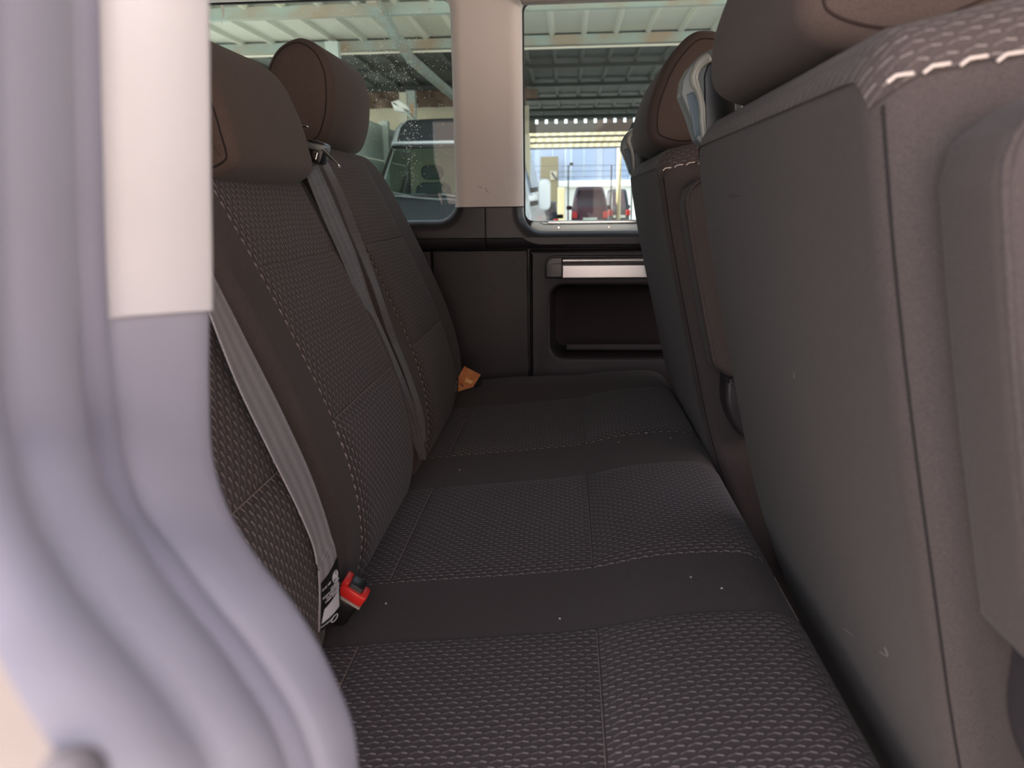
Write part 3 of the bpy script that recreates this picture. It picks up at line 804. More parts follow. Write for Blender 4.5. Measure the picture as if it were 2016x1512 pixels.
# ------------------------------------------------------------------ front-row seats (copies of one)
fprof = cr([-.02, .085, .25, .4535, .636, .82, .93, 1.0], [.462, .426, .342, .260, .213, .172, .152, .138])
def warp_f(a, b, d):                                   # a = Y, b = z, depth d <= 0 goes forward (+X) of the back face
    s = (fprof(b + .012) - fprof(b - .012)) / .024
    L = math.hypot(1, s); nx, nz = -1 / L, s / L
    return (fprof(b) + nx * d, a, b + nz * d)
def front_seat():
    root = thing('front_seat', 'nearest dark fabric seat filling the right side, seen from behind', 'seat', (.6, .68, 0))
    y0, y1, z0, z1 = .417, .966, .06, .927
    R_, r_ = .035, .022
    n = 240; inner = 24; arc = 7
    def wf_(a, b, d):
        # crown the top: rises towards the middle of the thickness
        x, y, z = warp_f(a, b, d)
        k = max(0.0, (b - .842) / .085)
        mid = max(0.0, 1 - ((d + .07) / .07) ** 2)
        return (x, y, z + .022 * k * mid)
    V, Fc, UV = pillow(rrect(y0, y1, z0, z1, (R_, R_, .03, .03), 10), .135, r_, wf_, n=n, inner=inner, arc=arc)
    body = mk('backrest', V, Fc, M_plain, root, True, uv=UV)
    # patterned cap over the top, cut from the body's own surface between the rims and pushed out a little
    V_ = [Vector(v) for v in V]
    used = {}; CV = []; CF = []; CUV = []
    bm = bmesh.new(); bv = [bm.verts.new(v) for v in V]
    for f in Fc: bm.faces.new([bv[i] for i in f])
    bmesh.ops.recalc_face_normals(bm, faces=bm.faces); bm.verts.index_update(); bm.normal_update()
    for f in Fc:
        ri = [(i - 1) // n for i in f]
        if min(ri) < inner + 1 or max(ri) > inner + 2 * arc: continue
        cz = sum(UV[i][0] for i in f) / len(f)
        if cz < z1 - .030: continue
        idx = []
        for i in f:
            if i not in used:
                used[i] = len(CV); CV.append(V_[i] + bv[i].normal * .0016)
                CUV.append((V_[i].x, UV[i][1] + (UV[i][0] - z1) * (1 if UV[i][1] < .6 else 0)))
            idx.append(used[i])
        CF.append(idx)
    bm.free()
    cap = mk('top_panel', CV, CF, M_patcap, body, True, uv=CUV)
    # seams along the near and far rim
    for yy in (y0 + .0066, y1 - .0066):
        mb = MB(); mb.tube([warp_f(yy, z, -.0066) for z in np.linspace(.12, .900, 30)], .0010, 6, cap=False)
        mb.build('side_seam', M_seam, body, True)
    tm = MB()
    k = 0.0
    # large kinked stitches along the near top edge
    for i in range(7):
        xa = fprof(.93) + .010 + i * .0175
        zz = .910 + .012 * math.sin(math.pi * min(max((xa - .15) / .14, 0), 1))
        tm.tube([(xa, y0 - .0012, zz - .002), (xa + .004, y0 - .0014, zz + .0012), (xa + .0125, y0 - .0012, zz + .0022)], .0009, 5)
    t = tm.build('top_stitching', mat('pale_thread', (.72, .62, .56), .8), body); t['kind'] = 'stuff'
    # headrest
    hp = [(a_, b_ + .013) for a_, b_ in ((.155, .955), (.150, .99), (.162, 1.04), (.188, 1.09), (.226, 1.122), (.268, 1.117), (.296, 1.07), (.302, 1.01), (.294, .965), (.258, .944), (.198, .935))]
    hd, lp = profile_pillow('headrest', hp, .545, .870, .023, M_head, root, bulge=0)
    side_seam(lp, .545, .016, hd, yoff=.0008, m=mat('brown_seam', (.03, .015, .012), .9))
    for yc in (.62, .76):
        MB().tube([(.235, yc, .99), (.235, yc, .90)], .006, 10).build('headrest_post', M_steel, root)
    # belt outlet housing standing behind the far shoulder
    YH = .962
    P = [un(a, b, Y=YH) for a, b in ((1378, 275), (1362, 225), (1346, 185), (1350, 155), (1364, 130), (1385, 108), (1412, 94), (1440, 100), (1462, 140), (1470, 200), (1468, 300), (1420, 320))]
    P = [(p.x - .004, p.z) for p in P]
    V, Fc, UV = pillow(P, .035, .003, lambda a, b, d: (a, YH - d, b), n=110, arc=3, flat=True)
    mk('belt_outlet', V, Fc, M_grey, root, True)
    P2 = [un(a, b, Y=YH) for a, b in ((1398, 300), (1394, 240), (1393, 190), (1392, 150), (1399, 128), (1418, 112), (1440, 125), (1455, 180), (1458, 310))]
    V, Fc, UV = pillow([(p.x - .004, p.z) for p in P2], .012, .002, lambda a, b, d: (a, YH - .003 - d, b), n=80, arc=2, flat=True)
    mk('outlet_core', V, Fc, M_black, root, True)
    ridge = [un(a, b, Y=YH - .002) + Vector((-.004, 0, 0)) for a, b in ((1404, 112), (1388, 122), (1376, 140), (1373, 158), (1381, 178), (1388, 205), (1390, 240), (1394, 275))]
    MB().tube(smooth_path(ridge, 30), [.006] * 4 + [.0055] * 8 + [.004] * 18, 10).build('outlet_ridge', mat('pale_satin_plastic', (.34, .34, .30), .3, spec=.6), root, True)
    q = [un(a, b, Y=YH) + Vector((-.004, 0, 0)) for a, b in ((1358, 186), (1372, 180), (1382, 200), (1387, 265), (1374, 272), (1366, 225))]
    V, Fc, UV = pillow([(p.x, p.z) for p in q], .004, .001, lambda a, b, d: (a, YH - .0012 - d, b), n=50, inner=3, arc=2)
    mk('outlet_recess', V, Fc, mat('blue_grey_plastic', (.10, .14, .17), .4), root, True)
    # folded-up armrest on the near side
    def arm_pt(z, off): # along the recline
        return fprof(z) + off
    P = []
    for z in np.linspace(.62, .86, 9): P.append((arm_pt(z, .022), z))
    top = [(arm_pt(.87, .027), .880), (arm_pt(.88, .048), .896), (arm_pt(.89, .068), .903), (arm_pt(.88, .090), .896), (arm_pt(.87, .105), .878)]
    P += top
    for z in np.linspace(.86, .62, 9): P.append((arm_pt(z, .112), z))
    P += [(arm_pt(.61, .100), .603), (arm_pt(.61, .045), .603)]
    V, Fc, UV = pillow(P, .062, .010, lambda a, b, d: (a, .347 - d, b), n=140, arc=6, flat=True)
    am = mk('armrest', V, Fc, M_plain, root, True, uv=UV)
    mb = MB(); seq = [(arm_pt(z, .0255), .3495, z) for z in np.linspace(.625, .86, 20)] + [(arm_pt(.872, .031), .3495, .882), (arm_pt(.88, .052), .3495, .897), (arm_pt(.89, .072), .3495, .902)]
    mb.tube(smooth_path(seq, 40), .0022, 8); mb.build('armrest_piping', M_plain, am, True)
    # pivot housing
    Q = [(arm_pt(.60, .040), .602), (arm_pt(.60, .110), .602), (arm_pt(.56, .125), .56), (arm_pt(.52, .118), .52), (arm_pt(.49, .085), .492), (arm_pt(.50, .045), .505), (arm_pt(.55, .032), .55)]
    Qs = smooth_path(Q + [Q[0]], 60)[:-1]
    V, Fc, UV = pillow([tuple(q) for q in Qs], .050, .010, lambda a, b, d: (a, .362 - d, b), n=80, inner=4, arc=4)
    mk('armrest_pivot', V, Fc, M_dark, root, True)
    # cushion, side cover and pedestal (mostly out of sight)
    V, Fc, UV = pillow(rrect(.43, .93, .43, .93, .06, 8), .14, .04, lambda a, b, d: (a - .03, b, .44 + d + .05 * (a - .4)), n=120, inner=10, arc=6)
    mk('seat_cushion', V, Fc, M_plain, root, True, uv=UV)
    Q = [(.34, .42), (.42, .46), (.60, .34), (.86, .32), (.86, .24), (.42, .20), (.36, .26)]
    for yy in (.405, .925):
        V, Fc, UV = pillow(Q, .028, .008, lambda a, b, d: (a + .02, yy - d, b), n=80, inner=4, arc=3)
        mk('side_cover', V, Fc, M_dark, root, True, angle=50)
    MB().box((.66, .68, .15), (.34, .40, .22), bev=.02).build('pedestal', M_black, root, smooth=True, angle=40)
    for yy in (.50, .86): MB().box((.64, yy, .030), (.60, .04, .03), bev=.004).build('floor_rail', M_black, root)
    return root
M_patcap = stitched_fabric('stitched_cap_fabric', (0.075, 0.058, 0.055), (0.30, 0.25, 0.235))
seatB = front_seat()
def children(o): return [c for c in COL.objects if c.parent == o]
def copy_tree(o, parent=None):
    c = o.copy(); COL.objects.link(c); c.parent = parent
    for ch in children(o): copy_tree(ch, c)
    return c
sm_ = MB()
for (px, py, a, b, rr_) in ((1741, 1287, 7, 4, .0011), (1745, 1283, 3, 8, .0008), (1672, 1245, 10, 8, .0009), (1563, 738, 0, 7, .0004), (1450, 385, 14, -4, .0004)):
    for X in np.arange(.14, .46, .0005):
        q = un(px, py, X=X)
        if X >= fprof(q.z): break
    q0 = un(px - a, py - b, X=X - .0008); q1 = un(px + a, py + b, X=X - .0008); sm_.tube([q0, q1], rr_, 5)
sb_ = sm_.build('scuff_mark', mat('pale_scuff', (.16, .14, .14), .9), [c_ for c_ in COL.objects if c_.parent == seatB and c_.name.startswith('backrest')][0]); sb_['kind'] = 'stuff'
seatA = copy_tree(seatB); seatA.location = Vector(seatB.location) + Vector((-.018, .77, -.012))
seatA['label'] = 'farther front-row seat with folded armrest, in front of the sliding window'
seatB['group'] = seatA['group'] = 'front-row seats seen from behind'

# ------------------------------------------------------------------ near door pillar
ST = [  # right edge R, groove G, crease C, outer O, border B in photo pixels along the frame
 ((402, -90), (201, -90), (158, -90), (20, -90), (-140, -90)),
 ((404, 60), (205, 60), (162, 60), (21, 60), (-138, 60)),
 ((407, 300), (210, 300), (170, 300), (25, 300), (-132, 300)),
 ((411, 520), (216, 520), (178, 520), (32, 520), (-122, 530)),
 ((412, 640), (221, 640), (184, 640), (37, 650), (-110, 670)),
 ((412, 760), (235, 768), (190, 775), (50, 790), (-90, 830)),
 ((424, 925), (257, 915), (208, 905), (76, 910), (-50, 980)),
 ((456, 1018), (294, 1025), (246, 1000), (116, 1020), (0, 1130)),
 ((515, 1113), (358, 1110), (310, 1090), (190, 1135), (48, 1235)),
 ((578, 1192), (425, 1190), (378, 1185), (262, 1225), (98, 1330)),
 ((625, 1268), (500, 1280), (455, 1280), (335, 1310), (145, 1410)),
 ((662, 1349), (548, 1345), (505, 1355), (395, 1390), (178, 1465)),
 ((691, 1430), (590, 1415), (548, 1425), (438, 1460), (205, 1510)),
 ((700, 1512), (620, 1490), (578, 1500), (462, 1520), (222, 1560)),
 ((706, 1640), (655, 1640), (610, 1640), (505, 1650), (250, 1680))]
def col3(idx, Yt, Yb_):
    out = []
    for i, s in enumerate(ST):
        k = min(max((s[0][1] - 500) / 700.0, 0), 1); k = k * k * (3 - 2 * k)
        out.append(un(s[idx][0], s[idx][1], Y=Yt + (Yb_ - Yt) * k))
    return smooth_path(out, 90)
cR = col3(0, .345, .262); cG = col3(1, .300, .222); cC = col3(2, .282, .205); cO = col3(3, .215, .150); cB = col3(4, .165, .110)
def strip(name, specs, m, parent, i0=0, i1=90, smooth=True):
    """specs: list of (columnA, columnB, mix, toward) - toward pushes the point towards +X (out of the jamb) in metres"""
    V = []; nS = len(specs)
    for i in range(i0, i1):
        for (A, B, k, o) in specs:
            p = Vector(A[i]).lerp(Vector(B[i]), k); t = (Vector(A[min(i+1, 89)]) - Vector(A[max(i-1, 0)])).normalized()
            w = (Vector(B[i]) - Vector(A[i])).normalized() if A is not B else Vector((0, -1, 0))
            nn = t.cross(w).normalized()
            if nn.x < 0: nn = -nn
            V.append(p + nn * o)
    n = i1 - i0
    Fc = [(i*nS + k, i*nS + k + 1, (i+1)*nS + k + 1, (i+1)*nS + k) for i in range(n - 1) for k in range(nS - 1)]
    return mk(name, V, Fc, m, parent, smooth)
isplit = next(i for i in range(90) if (Vector(cR[i]) - un(412, 622, Y=.345)).length < .006 or i == 60)
isplit = min(range(90), key=lambda i: abs((R3.transposed() @ (Vector(cR[i]) - Vector((0, 0, CZ)))).y / (R3.transposed() @ (Vector(cR[i]) - Vector((0, 0, CZ)))).z + (756 - 622) / -FPX * -1 * -1) if False else abs(Vector(cR[i]).z - un(412, 622, Y=.34).z))
pil = bpy.data.objects.new('door_1', None); COL.objects.link(pil); pil.location = (-.3, .25, 0)
struct(pil, 'pale blurred door frame sweeping down the left edge of the view')
def E(c, dx, dy): return [tuple(Vector(p) + Vector((dx, dy, 0))) for p in c]
cRb = E(cR, -.05, .035)
# lower grey trim
strip('lower_trim', [(cRb, cRb, 0, 0), (cR, cR, 0, 0), (cR, cG, .03, .001), (cR, cG, .12, .003), (cR, cG, .3, .004), (cR, cG, .6, .004), (cR, cG, .85, .003), (cR, cG, .95, .001), (cG, cC, .1, -.006)], M_lav, pil, isplit - 2, 90)
# upper white trim
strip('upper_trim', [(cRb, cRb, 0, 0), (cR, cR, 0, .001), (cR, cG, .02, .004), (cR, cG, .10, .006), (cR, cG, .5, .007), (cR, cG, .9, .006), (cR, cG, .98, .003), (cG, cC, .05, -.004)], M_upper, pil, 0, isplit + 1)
# seal and body edge
strip('door_seal', [(cG, cC, .0, -.008), (cG, cC, .15, -.004), (cG, cC, .35, .001), (cG, cC, .6, .003), (cG, cC, .85, -.001), (cC, cO, .02, -.006)], M_seal, pil)
strip('frame_body', [(cC, cO, 0, -.007), (cC, cO, .12, -.003), (cC, cO, .3, .002), (cC, cO, .5, .004), (cC, cO, .75, .002), (cC, cO, .92, -.002), (cO, cB, 0, -.005), (cO, cB, .15, -.003), (cO, cB, .5, 0), (cO, cB, .85, -.001), (cO, cB, 1.0, -.006)], M_lav, pil)
cB2 = E(cB, -.9, -.02)
ilow = next(i for i in range(90) if cB[i][2] < .84)
strip('outer_panel', [(cB, cB, 0, -.006), (cB, cB2, .01, -.004), (cB, cB2, .1, 0), (cB, cB2, 1, 0)], M_beige, pil, ilow, 90)
MB().box(un(148, 1560, Y=.105), (.011, .010, .016), bev=.004).build('latch_stop', mat('dull_grey_stop', (.10, .09, .10), .7), pil, smooth=True)
# rest of the near side: roof rail over the door opening and the body ahead of the door, plus added light blocks
struct(MB().box((.15, .10, 1.38), (3.2, .10, .26), bev=.01).build('wall_near_header', M_lav))  # door header, hung lower to darken the cushions
struct(MB().box((1.70, .12, .70), (.10, .06, 1.5), bev=.01).build('wall_near_front', M_lav))
struct(MB().box((-.94, .13, 1.15), (1.02, .03, .64), bev=.005).build('light_block_rear', M_dark))  # unseen opaque sheet added where side windows belong, to block light
struct(MB().box((.92, .13, .40), (1.52, .04, .84), bev=.01).build('light_block_lower', M_dark))  # unseen block added to keep low door light off the near seat
# unseen terracotta wall added behind the camera to bounce warm sunlight inside
struct(MB().box((5.2, -6.2, 2.2), (16, .4, 5.5), rot=Matrix.Rotation(math.radians(42), 3, 'Z')).build('wall_bounce', mat('terracotta_bounce', (.66, .54, .47), .9, mottled=(.5, (.60, .44, .36), .6))))

# ------------------------------------------------------------------ outside
GZ = -.55
def ext(px, py, Y): return un(px, py, Y=Y)
M_ground = mat('pale_concrete_ground', (.36, .35, .33), .9, mottled=(.4, (.28, .27, .26), .7))
MB().add([(-120, -60, GZ), (120, -60, GZ), (120, 160, GZ), (-120, 160, GZ)], [(0, 1, 2, 3)]).build('ground', M_ground)['kind'] = 'structure'
bpy.data.objects['ground'].name = 'floor_yard'

M_sheet = mat('pale_green_roof_sheet', (.52, .52, .45), .6, mottled=(.8, (.62, .60, .42), .6))
M_sheetd = mat('shaded_roof_sheet', (.060, .068, .060), .7, mottled=(1.2, (.035, .04, .03), .8))  # darker copy of the sheet, shade deep under the roof as colour
M_purl = mat('rusty_green_steel', (.30, .36, .33), .6, mottled=(2.5, (.33, .22, .14), .8))
M_dkst = mat('shaded_dark_steel', (.03, .035, .03), .7)  # near-black steel; on the deeper purlins it stands for shade
M_post = mat('pale_green_post', (.48, .55, .52), .6, mottled=(3, (.42, .40, .32), .6))
can = thing('carport_canopy', 'long open carport roof with ribbed sheets on purlins outside both windows', 'canopy', (0, 12, GZ))
HZ = CZ + 2.08
def sheet(x0, x1, y0, y1, z, pitch, m, rib=.05):
    """ribbed roof sheet, ribs running along Y"""
    V = []; Fc = []; x = x0; row = []
    while x < x1:
        row += [(x, 0), (x + pitch*.80, 0), (x + pitch*.86, rib), (x + pitch*.94, rib)]; x += pitch
    n = len(row)
    for yy in (y0, y1): V += [(a, yy, z - b) for a, b in row]
    Fc = [(k, k+1, n+k+1, n+k) for k in range(n-1)]
    return V, Fc
ys = [6.9, 8.75, 10.6, 12.5, 14.4, 16.3, 18.2, 19.6]
for k in range(len(ys) - 1):
    V, Fc = sheet(-9, 8, ys[k], ys[k+1], HZ + .09, .42, None)
    mk('roof_sheet', V, Fc, M_sheet if k < 2 else M_sheetd, can, False)
for k, y in enumerate(ys):
    hh = .12 if k < 3 else .06
    beam(MB(), (-9, y, HZ), (8, y, HZ), .09, hh).build('purlin', M_purl if k < 3 else M_dkst, can)
    if k == 2: MB().tube([(-9, y - .06, HZ - .10), (8, y - .06, HZ - .10)], .016, 8).build('pipe', mat('cream_pipe', (.70, .66, .56), .5), can)
MB().box((-.5, 13.2, HZ + .14), (17, 12.8, .02)).build('roof_deck', M_sheetd, can)
px_ = ext(653, 60, 10.3)
beam(MB(), (px_.x, 10.3, GZ), (px_.x, 10.3, HZ), .17, .12).build('post', M_post, can)
q = ext(792, 150, 14.2)
beam(MB(), (q.x, 14.2, GZ), (q.x, 14.2, HZ - .1), .13, .1).build('post', mat('cream_post', (.62, .60, .48), .6), can)
q = ext(808, 150, 14.6)
beam(MB(), (q.x, 14.6, GZ), (q.x, 14.6, HZ), .16, .12).build('post', M_post, can)
q = ext(878, 200, 18.0)
beam(MB(), (q.x, 18, GZ), (q.x, 18, HZ), .16, .12).build('post', M_purl, can)
a, b = ext(730, -5, 8.1), ext(806, 112, 10.5)
beam(MB(), a, b, .10, .10).build('brace', M_purl, can)
a, b = ext(806, 114, 10.7), ext(900, 195, 13.4)
beam(MB(), a, b, .10, .10).build('brace', M_purl, can)
# end board with gaps through which the sky shows
zf = ext(1150, 238, 19.7).z
x = ext(1040, 238, 19.7).x - 8 * .245
fb = MB()
while x < 6:
    MB().box((x + .09, 19.7, zf), (.175, .03, .12)).build('eave_block', M_sheetd, can); x += .245
MB().box((-.5, 19.7, zf + .30), (17, .03, .5)).build('eave_board', M_sheetd, can)
MB().box((-.5, 19.72, zf - .16), (17, .05, .22)).build('eave_board', mat('black_green_steel', (.045, .05, .045), .7), can)
# blue hanging cable tray behind
MB().box((-4.5, 13.4, ext(700, 122, 13.4).z), (4.2, .05, .06)).build('blue_rail', mat('blue_paint', (.05, .16, .30), .5), can)

# brown tiled lean-to behind the headrest
M_tile = mat('brown_roof_tile', (.17, .115, .085), .8, noise=(3, .5))
lt = thing('tiled_roof', 'dark brown tiled lean-to roof behind the rear window', 'roof', (-3.6, 15.0, 1.4))
tile = None
zt0, zt1 = ext(760, 214, 14.9).z, ext(760, 140, 15.4).z
for r_ in range(6):
    for c_ in range(11):
        x = -5.4 + c_ * .42 + (r_ % 2) * .21; z = zt0 + (zt1 - zt0) * r_ / 6; y = 14.9 + .1 * r_
        if tile is None:
            V = []; nn = 6
            for yy, zz in ((0, 0), (.04, (zt1 - zt0) / 6 + .05)):
                for i in range(nn + 1): V.append((i * .40 / nn, yy - .11 * math.sin(math.pi * i / nn), zz))
            me_o = mk('tile', V, [(i, i+1, nn+2+i, nn+1+i) for i in range(nn)], M_tile, None, True); tile = me_o
            tile.parent = lt; t_ = tile
        else:
            t_ = tile.copy(); COL.objects.link(t_)
        t_.location = Vector((x, y, z)) - Vector(lt.location)
# cream wall under it
wz = ext(760, 212, 15.6).z
tag(MB().box((-3.4, 15.8, (GZ + wz) / 2), (5.2, .25, wz - GZ)).build('boundary_wall', mat('cream_render', (.62, .58, .44), .9, mottled=(1, (.5, .47, .36), .7))), 'cream rendered wall under the tiled roof', 'wall')

# concrete panel fence along the left
fe = thing('panel_fence', 'pale concrete panel fence with posts running back beside the parked van', 'fence', (-2.75, 13, GZ))
M_conc = mat('pale_concrete', (.56, .64, .60), .8, mottled=(3, (.46, .54, .50), .6))
fz = ext(728, 232, 10.4).z
for s in range(4):
    y = 7.4 + s * 2.0
    MB().box((-2.72, y, (GZ + fz + .06) / 2), (.13, .13, fz + .06 - GZ), bev=.01).build('fence_post', M_conc, fe)
    for k in range(5):
        z = GZ + (k + .5) * (fz - GZ) / 5
        MB().box((-2.76, y + 1.0, z), (.05, 1.86, (fz - GZ) / 5 - .015), bev=.006).build('fence_panel', M_conc, fe)

# parked white van facing us
van = thing('parked_van', 'silver white high-roof van with black nose facing the window', 'van', (-1.22, 11, GZ))
M_vw = mat('van_silver_paint', (.55, .60, .64), .3, coat=.5)
M_vb = mat('van_black_paint', (.030, .036, .042), .6, spec=.3)
vr = [  # z, xl, xr, yfront, radius
 (-.28, -2.22, -.24, 8.30, .25), (.05, -2.26, -.20, 8.20, .28), (.45, -2.25, -.21, 8.25, .30), (.66, -2.23, -.23, 8.45, .30), (.86, -2.21, -.26, 8.85, .30),
 (.955, -2.19, -.29, 9.05, .30), (1.25, -2.14, -.36, 9.30, .28), (1.545, -2.08, -.44, 9.55, .25), (1.60, -2.07, -.455, 9.60, .25),
 (1.80, -2.03, -.49, 9.72, .25), (1.90, -1.96, -.55, 9.85, .25), (1.935, -1.80, -.70, 10.1, .3), (1.94, -1.5, -1.0, 10.6, .3)]
vrings = []
for z, xl, xr_, yf, rr_ in vr:
    yb = 14.4 if z < 1.9 else 14.3
    P = resample(rrect(xl, xr_, yf, yb, (.1, .1, rr_, rr_), 10), 160)
    vrings.append([(p[0], p[1], z) for p in P])
def van_faces(pred):
    V = [p for r_ in vrings for p in r_]; Fc = []
    for i in range(len(vrings) - 1):
        for k in range(160):
            a, b = vrings[i][k], vrings[i][(k+1) % 160]
            cx, cy = (a[0] + b[0]) / 2, (a[1] + b[1]) / 2
            if pred(i, cx, cy): Fc.append((i*160 + k, i*160 + (k+1) % 160, (i+1)*160 + (k+1) % 160, (i+1)*160 + k))
    return V, Fc
def is_front(i, x, y):
    return y < vr[i][3] + .10 and vr[i][1] + .10 < x < vr[i][2] - .10
groups = {'hood': ([3, 4], M_vb), 'front_panel': ([0, 1, 2], M_vb), 'roof_front': ([8, 9, 10], M_vb)}
for nm, (rws, m) in groups.items():
    V, Fc = van_faces(lambda i, x, y: i in rws and is_front(i, x, y)); mk(nm, V, Fc, m, van, True)
V, Fc = van_faces(lambda i, x, y: not ((i in (0, 1, 2, 3, 4, 5, 6, 8, 9, 10)) and is_front(i, x, y)) and not (i in (5, 6) and 9.75 < y < 10.8))
Fc.append(tuple(range(12 * 160, 13 * 160)))
mk('body_shell', V, Fc, M_vw, van, True, angle=50)
M_vg = glass('windscreen_glass', (.72, .84, .80), .5)
V, Fc = van_faces(lambda i, x, y: i in (5, 6) and is_front(i, x, y)); mk('windscreen', [(x, y - .01, z) for x, y, z in V], Fc, M_vg, van, True)
V, Fc = van_faces(lambda i, x, y: i in (5, 6) and 9.75 < y < 10.8); mk('door_window', V, Fc, M_vg, van, True)
# dark windscreen surround
def edge_pts(x0, z0, y0, x1, z1, y1, n=6): return [(x0 + (x1-x0)*t, y0 + (y1-y0)*t - .02, z0 + (z1-z0)*t) for t in np.linspace(0, 1, n)]
for pts in (edge_pts(-2.10, .96, 9.05, -1.99, 1.54, 9.55), edge_pts(-.38, .96, 9.05, -.53, 1.54, 9.55), edge_pts(-1.99, 1.55, 9.55, -.53, 1.55, 9.55), edge_pts(-2.1, .95, 9.04, -.38, .95, 9.04)):
    MB().tube(pts, .022, 8).build('windscreen_seal', M_gasket, van, True)
MB().tube(edge_pts(-2.0, 1.60, 9.59, -.52, 1.60, 9.59), .02, 8).build('roof_trim_line', M_vw, van, True)
for (a, b) in (((-2.0, .97, 9.0), (-1.30, .90, 8.93)), ((-1.30, .965, 9.0), (-.70, .88, 8.92))):
    p, q_ = Vector((a[0], a[2] - .03, a[1])), Vector((b[0], b[2] - .03, b[1]))
    MB().tube([p, q_], [.012, .008], 6).build('wiper', M_grey, van)
MB().tube([(-1.92, 9.02, 1.0), (-1.6, 8.97, .93), (-.98, 8.90, .89)], .009, 6).build('wiper', M_grey, van)
# cab interior
M_cab = mat('cab_cream_lining', (.62, .60, .46), .9)
MB().box((-1.22, 11.1, 1.2), (1.75, .06, 1.2)).build('cab_bulkhead', M_cab, van)
MB().box((-1.22, 9.42, .86), (1.7, .75, .14), bev=.03).build('dashboard', mat('cab_dash', (.45, .55, .50), .6), van)
for xx in (-1.62, -.82):
    V, Fc, UV = pillow(rrect(-.24, .24, .55, 1.14, .12, 6), .14, .05, lambda a, b, d: (xx + a, 10.2 - d, b), n=60, inner=4, arc=3)
    st_ = mk('cab_seat', V, Fc, mat('cab_seat_cloth', (.07, .08, .08), .9), van, True)
    V, Fc, UV = pillow(rrect(-.15, .15, 1.17, 1.36, .08, 6), .10, .04, lambda a, b, d: (xx + a, 10.18 - d, b), n=50, inner=3, arc=3)
    mk('cab_headrest', V, Fc, bpy.data.materials['cab_seat_cloth'], st_, True)
MB().box((-1.02, 9.5, 1.37), (.22, .03, .10), bev=.01).build('rear_view_mirror', M_black, van)
MB().box((-1.0, 10.9, 1.20), (.34, .04, .34), bev=.01).build('bulkhead_window', M_black, van)
MB().box((-1.65, 9.2, .965), (.24, .12, .02)).build('paper_sheet', mat('cyan_paper', (.5, .85, .88), .6), van)
# door mirrors
for sx, x0_ in ((1, -.26), (-1, -2.20)):
    V, Fc, UV = pillow(rrect(-.075, .075, -.19, .19, .06, 6), .12, .03, lambda a, b, d: (x0_ + sx * .17 + a, 9.35 - d, .95 + b), n=60, inner=4, arc=4)
    mr_ = mk('door_mirror', V, Fc, M_vw if sx > 0 else M_vw, van, True)
    MB().box((x0_ + sx * .17, 9.47, 1.00), (.15, .02, .18), bev=.004).build('mirror_glass', M_steel, mr_)
    MB().tube([(x0_, 9.45, 1.0), (x0_ + sx * .12, 9.42, 1.02)], .03, 8).build('mirror_arm', M_vb, mr_, True)
    MB().tube([(x0_, 9.45, .84), (x0_ + sx * .12, 9.42, .86)], .03, 8).build('mirror_arm', M_vb, mr_, True)
for sx in (-1, 1):
    V, Fc, UV = pillow(rrect(-.16, .16, -.12, .16, .06, 6), .12, .03, lambda a, b, d: (-1.23 + sx * .78 + a, 8.24 - d, .35 + b), n=50, inner=3, arc=3)
    mk('headlight', V, Fc, mat('headlight_lens', (.7, .75, .78), .1), van, True)
    for yy in (9.1, 13.2):
        MB().tube([(-1.23 + sx * .93, yy, GZ + .34), (-1.23 + sx * .70, yy, GZ + .34)], .34, 24).build('wheel', M_black, van, True, angle=40)
for k in range(4): MB().box((-1.23, 8.17, .18 + k * .07), (.9, .04, .03), bev=.005).build('grille_bar', M_grey, van)
# reversing-light bracket sitting on the van roof
van.location.x -= .20
lamp = thing('roof_lamp', 'white work lamp on a bracket above the left roof corner of the van', 'lamp', ext(795, 232, 10.6))
Yq = 10.6
V, Fc, UV = pillow([tuple(p) for p in resample([(-.13, .10), (-.02, .13), (.10, .05), (.16, -.06), (.06, -.05), (-.08, -.02)], 40)], .12, .03, lambda a, b, d: (ext(788, 218, Yq).x + a, Yq - d, ext(788, 215, Yq).z + b), n=40, inner=3, arc=3)
mk('lamp_head', V, Fc, mat('white_lamp', (.8, .85, .82), .4), lamp, True)
MB().tube([ext(796, 220, Yq), ext(815, 234, Yq), ext(812, 240, Yq)], .02, 8).build('bracket', M_post, lamp, True)
tag(MB().tube([ext(811, 204, 10.7), ext(812, 234, 10.7)], .018, 8).build('marker_rod', mat('orange_rod', (.55, .30, .12), .6)), 'thin orange rod standing on the van roof', 'rod')

# far canopy edge: three cream beams
M_cream = mat('cream_beam', (.70, .60, .36), .7, mottled=(2, (.5, .42, .25), .7))
fc = thing('far_shed_roof', 'row of three cream corrugated beams under a dark far shed roof', 'roof', (0, 26, GZ))
for k, (ya, yb, Yd) in enumerate(((257, 266, 24.0), (268, 278, 26.0), (280, 289, 28.0))):
    za, zb_ = ext(1150, ya, Yd).z, ext(1150, yb, Yd).z
    V = []; Fc = []; nseg = 120; x0_, x1_ = -6.0, 9.0
    for i in range(nseg + 1):
        x = x0_ + (x1_ - x0_) * i / nseg; o_ = .05 * (i % 2)
        for z in (zb_, za): V.append((x, Yd - o_, z))
    Fc = [(2*i, 2*i + 2, 2*i + 3, 2*i + 1) for i in range(nseg)]
    mk('corrugated_beam', V, Fc, M_cream, fc, False)
    MB().box((1.5, Yd + .6, za + .03), (15, 1.3, .05)).build('shed_roof_sheet', M_dkst, fc)
    MB().box((1.5, Yd + .1, zb_ - .03), (15, .1, .05)).build('dark_rail', M_dkst, fc)
for xx in (-5.5, 9): beam(MB(), (xx, 26, GZ), (xx, 26, 2.6), .2, .2).build('shed_post', M_dkst, fc)

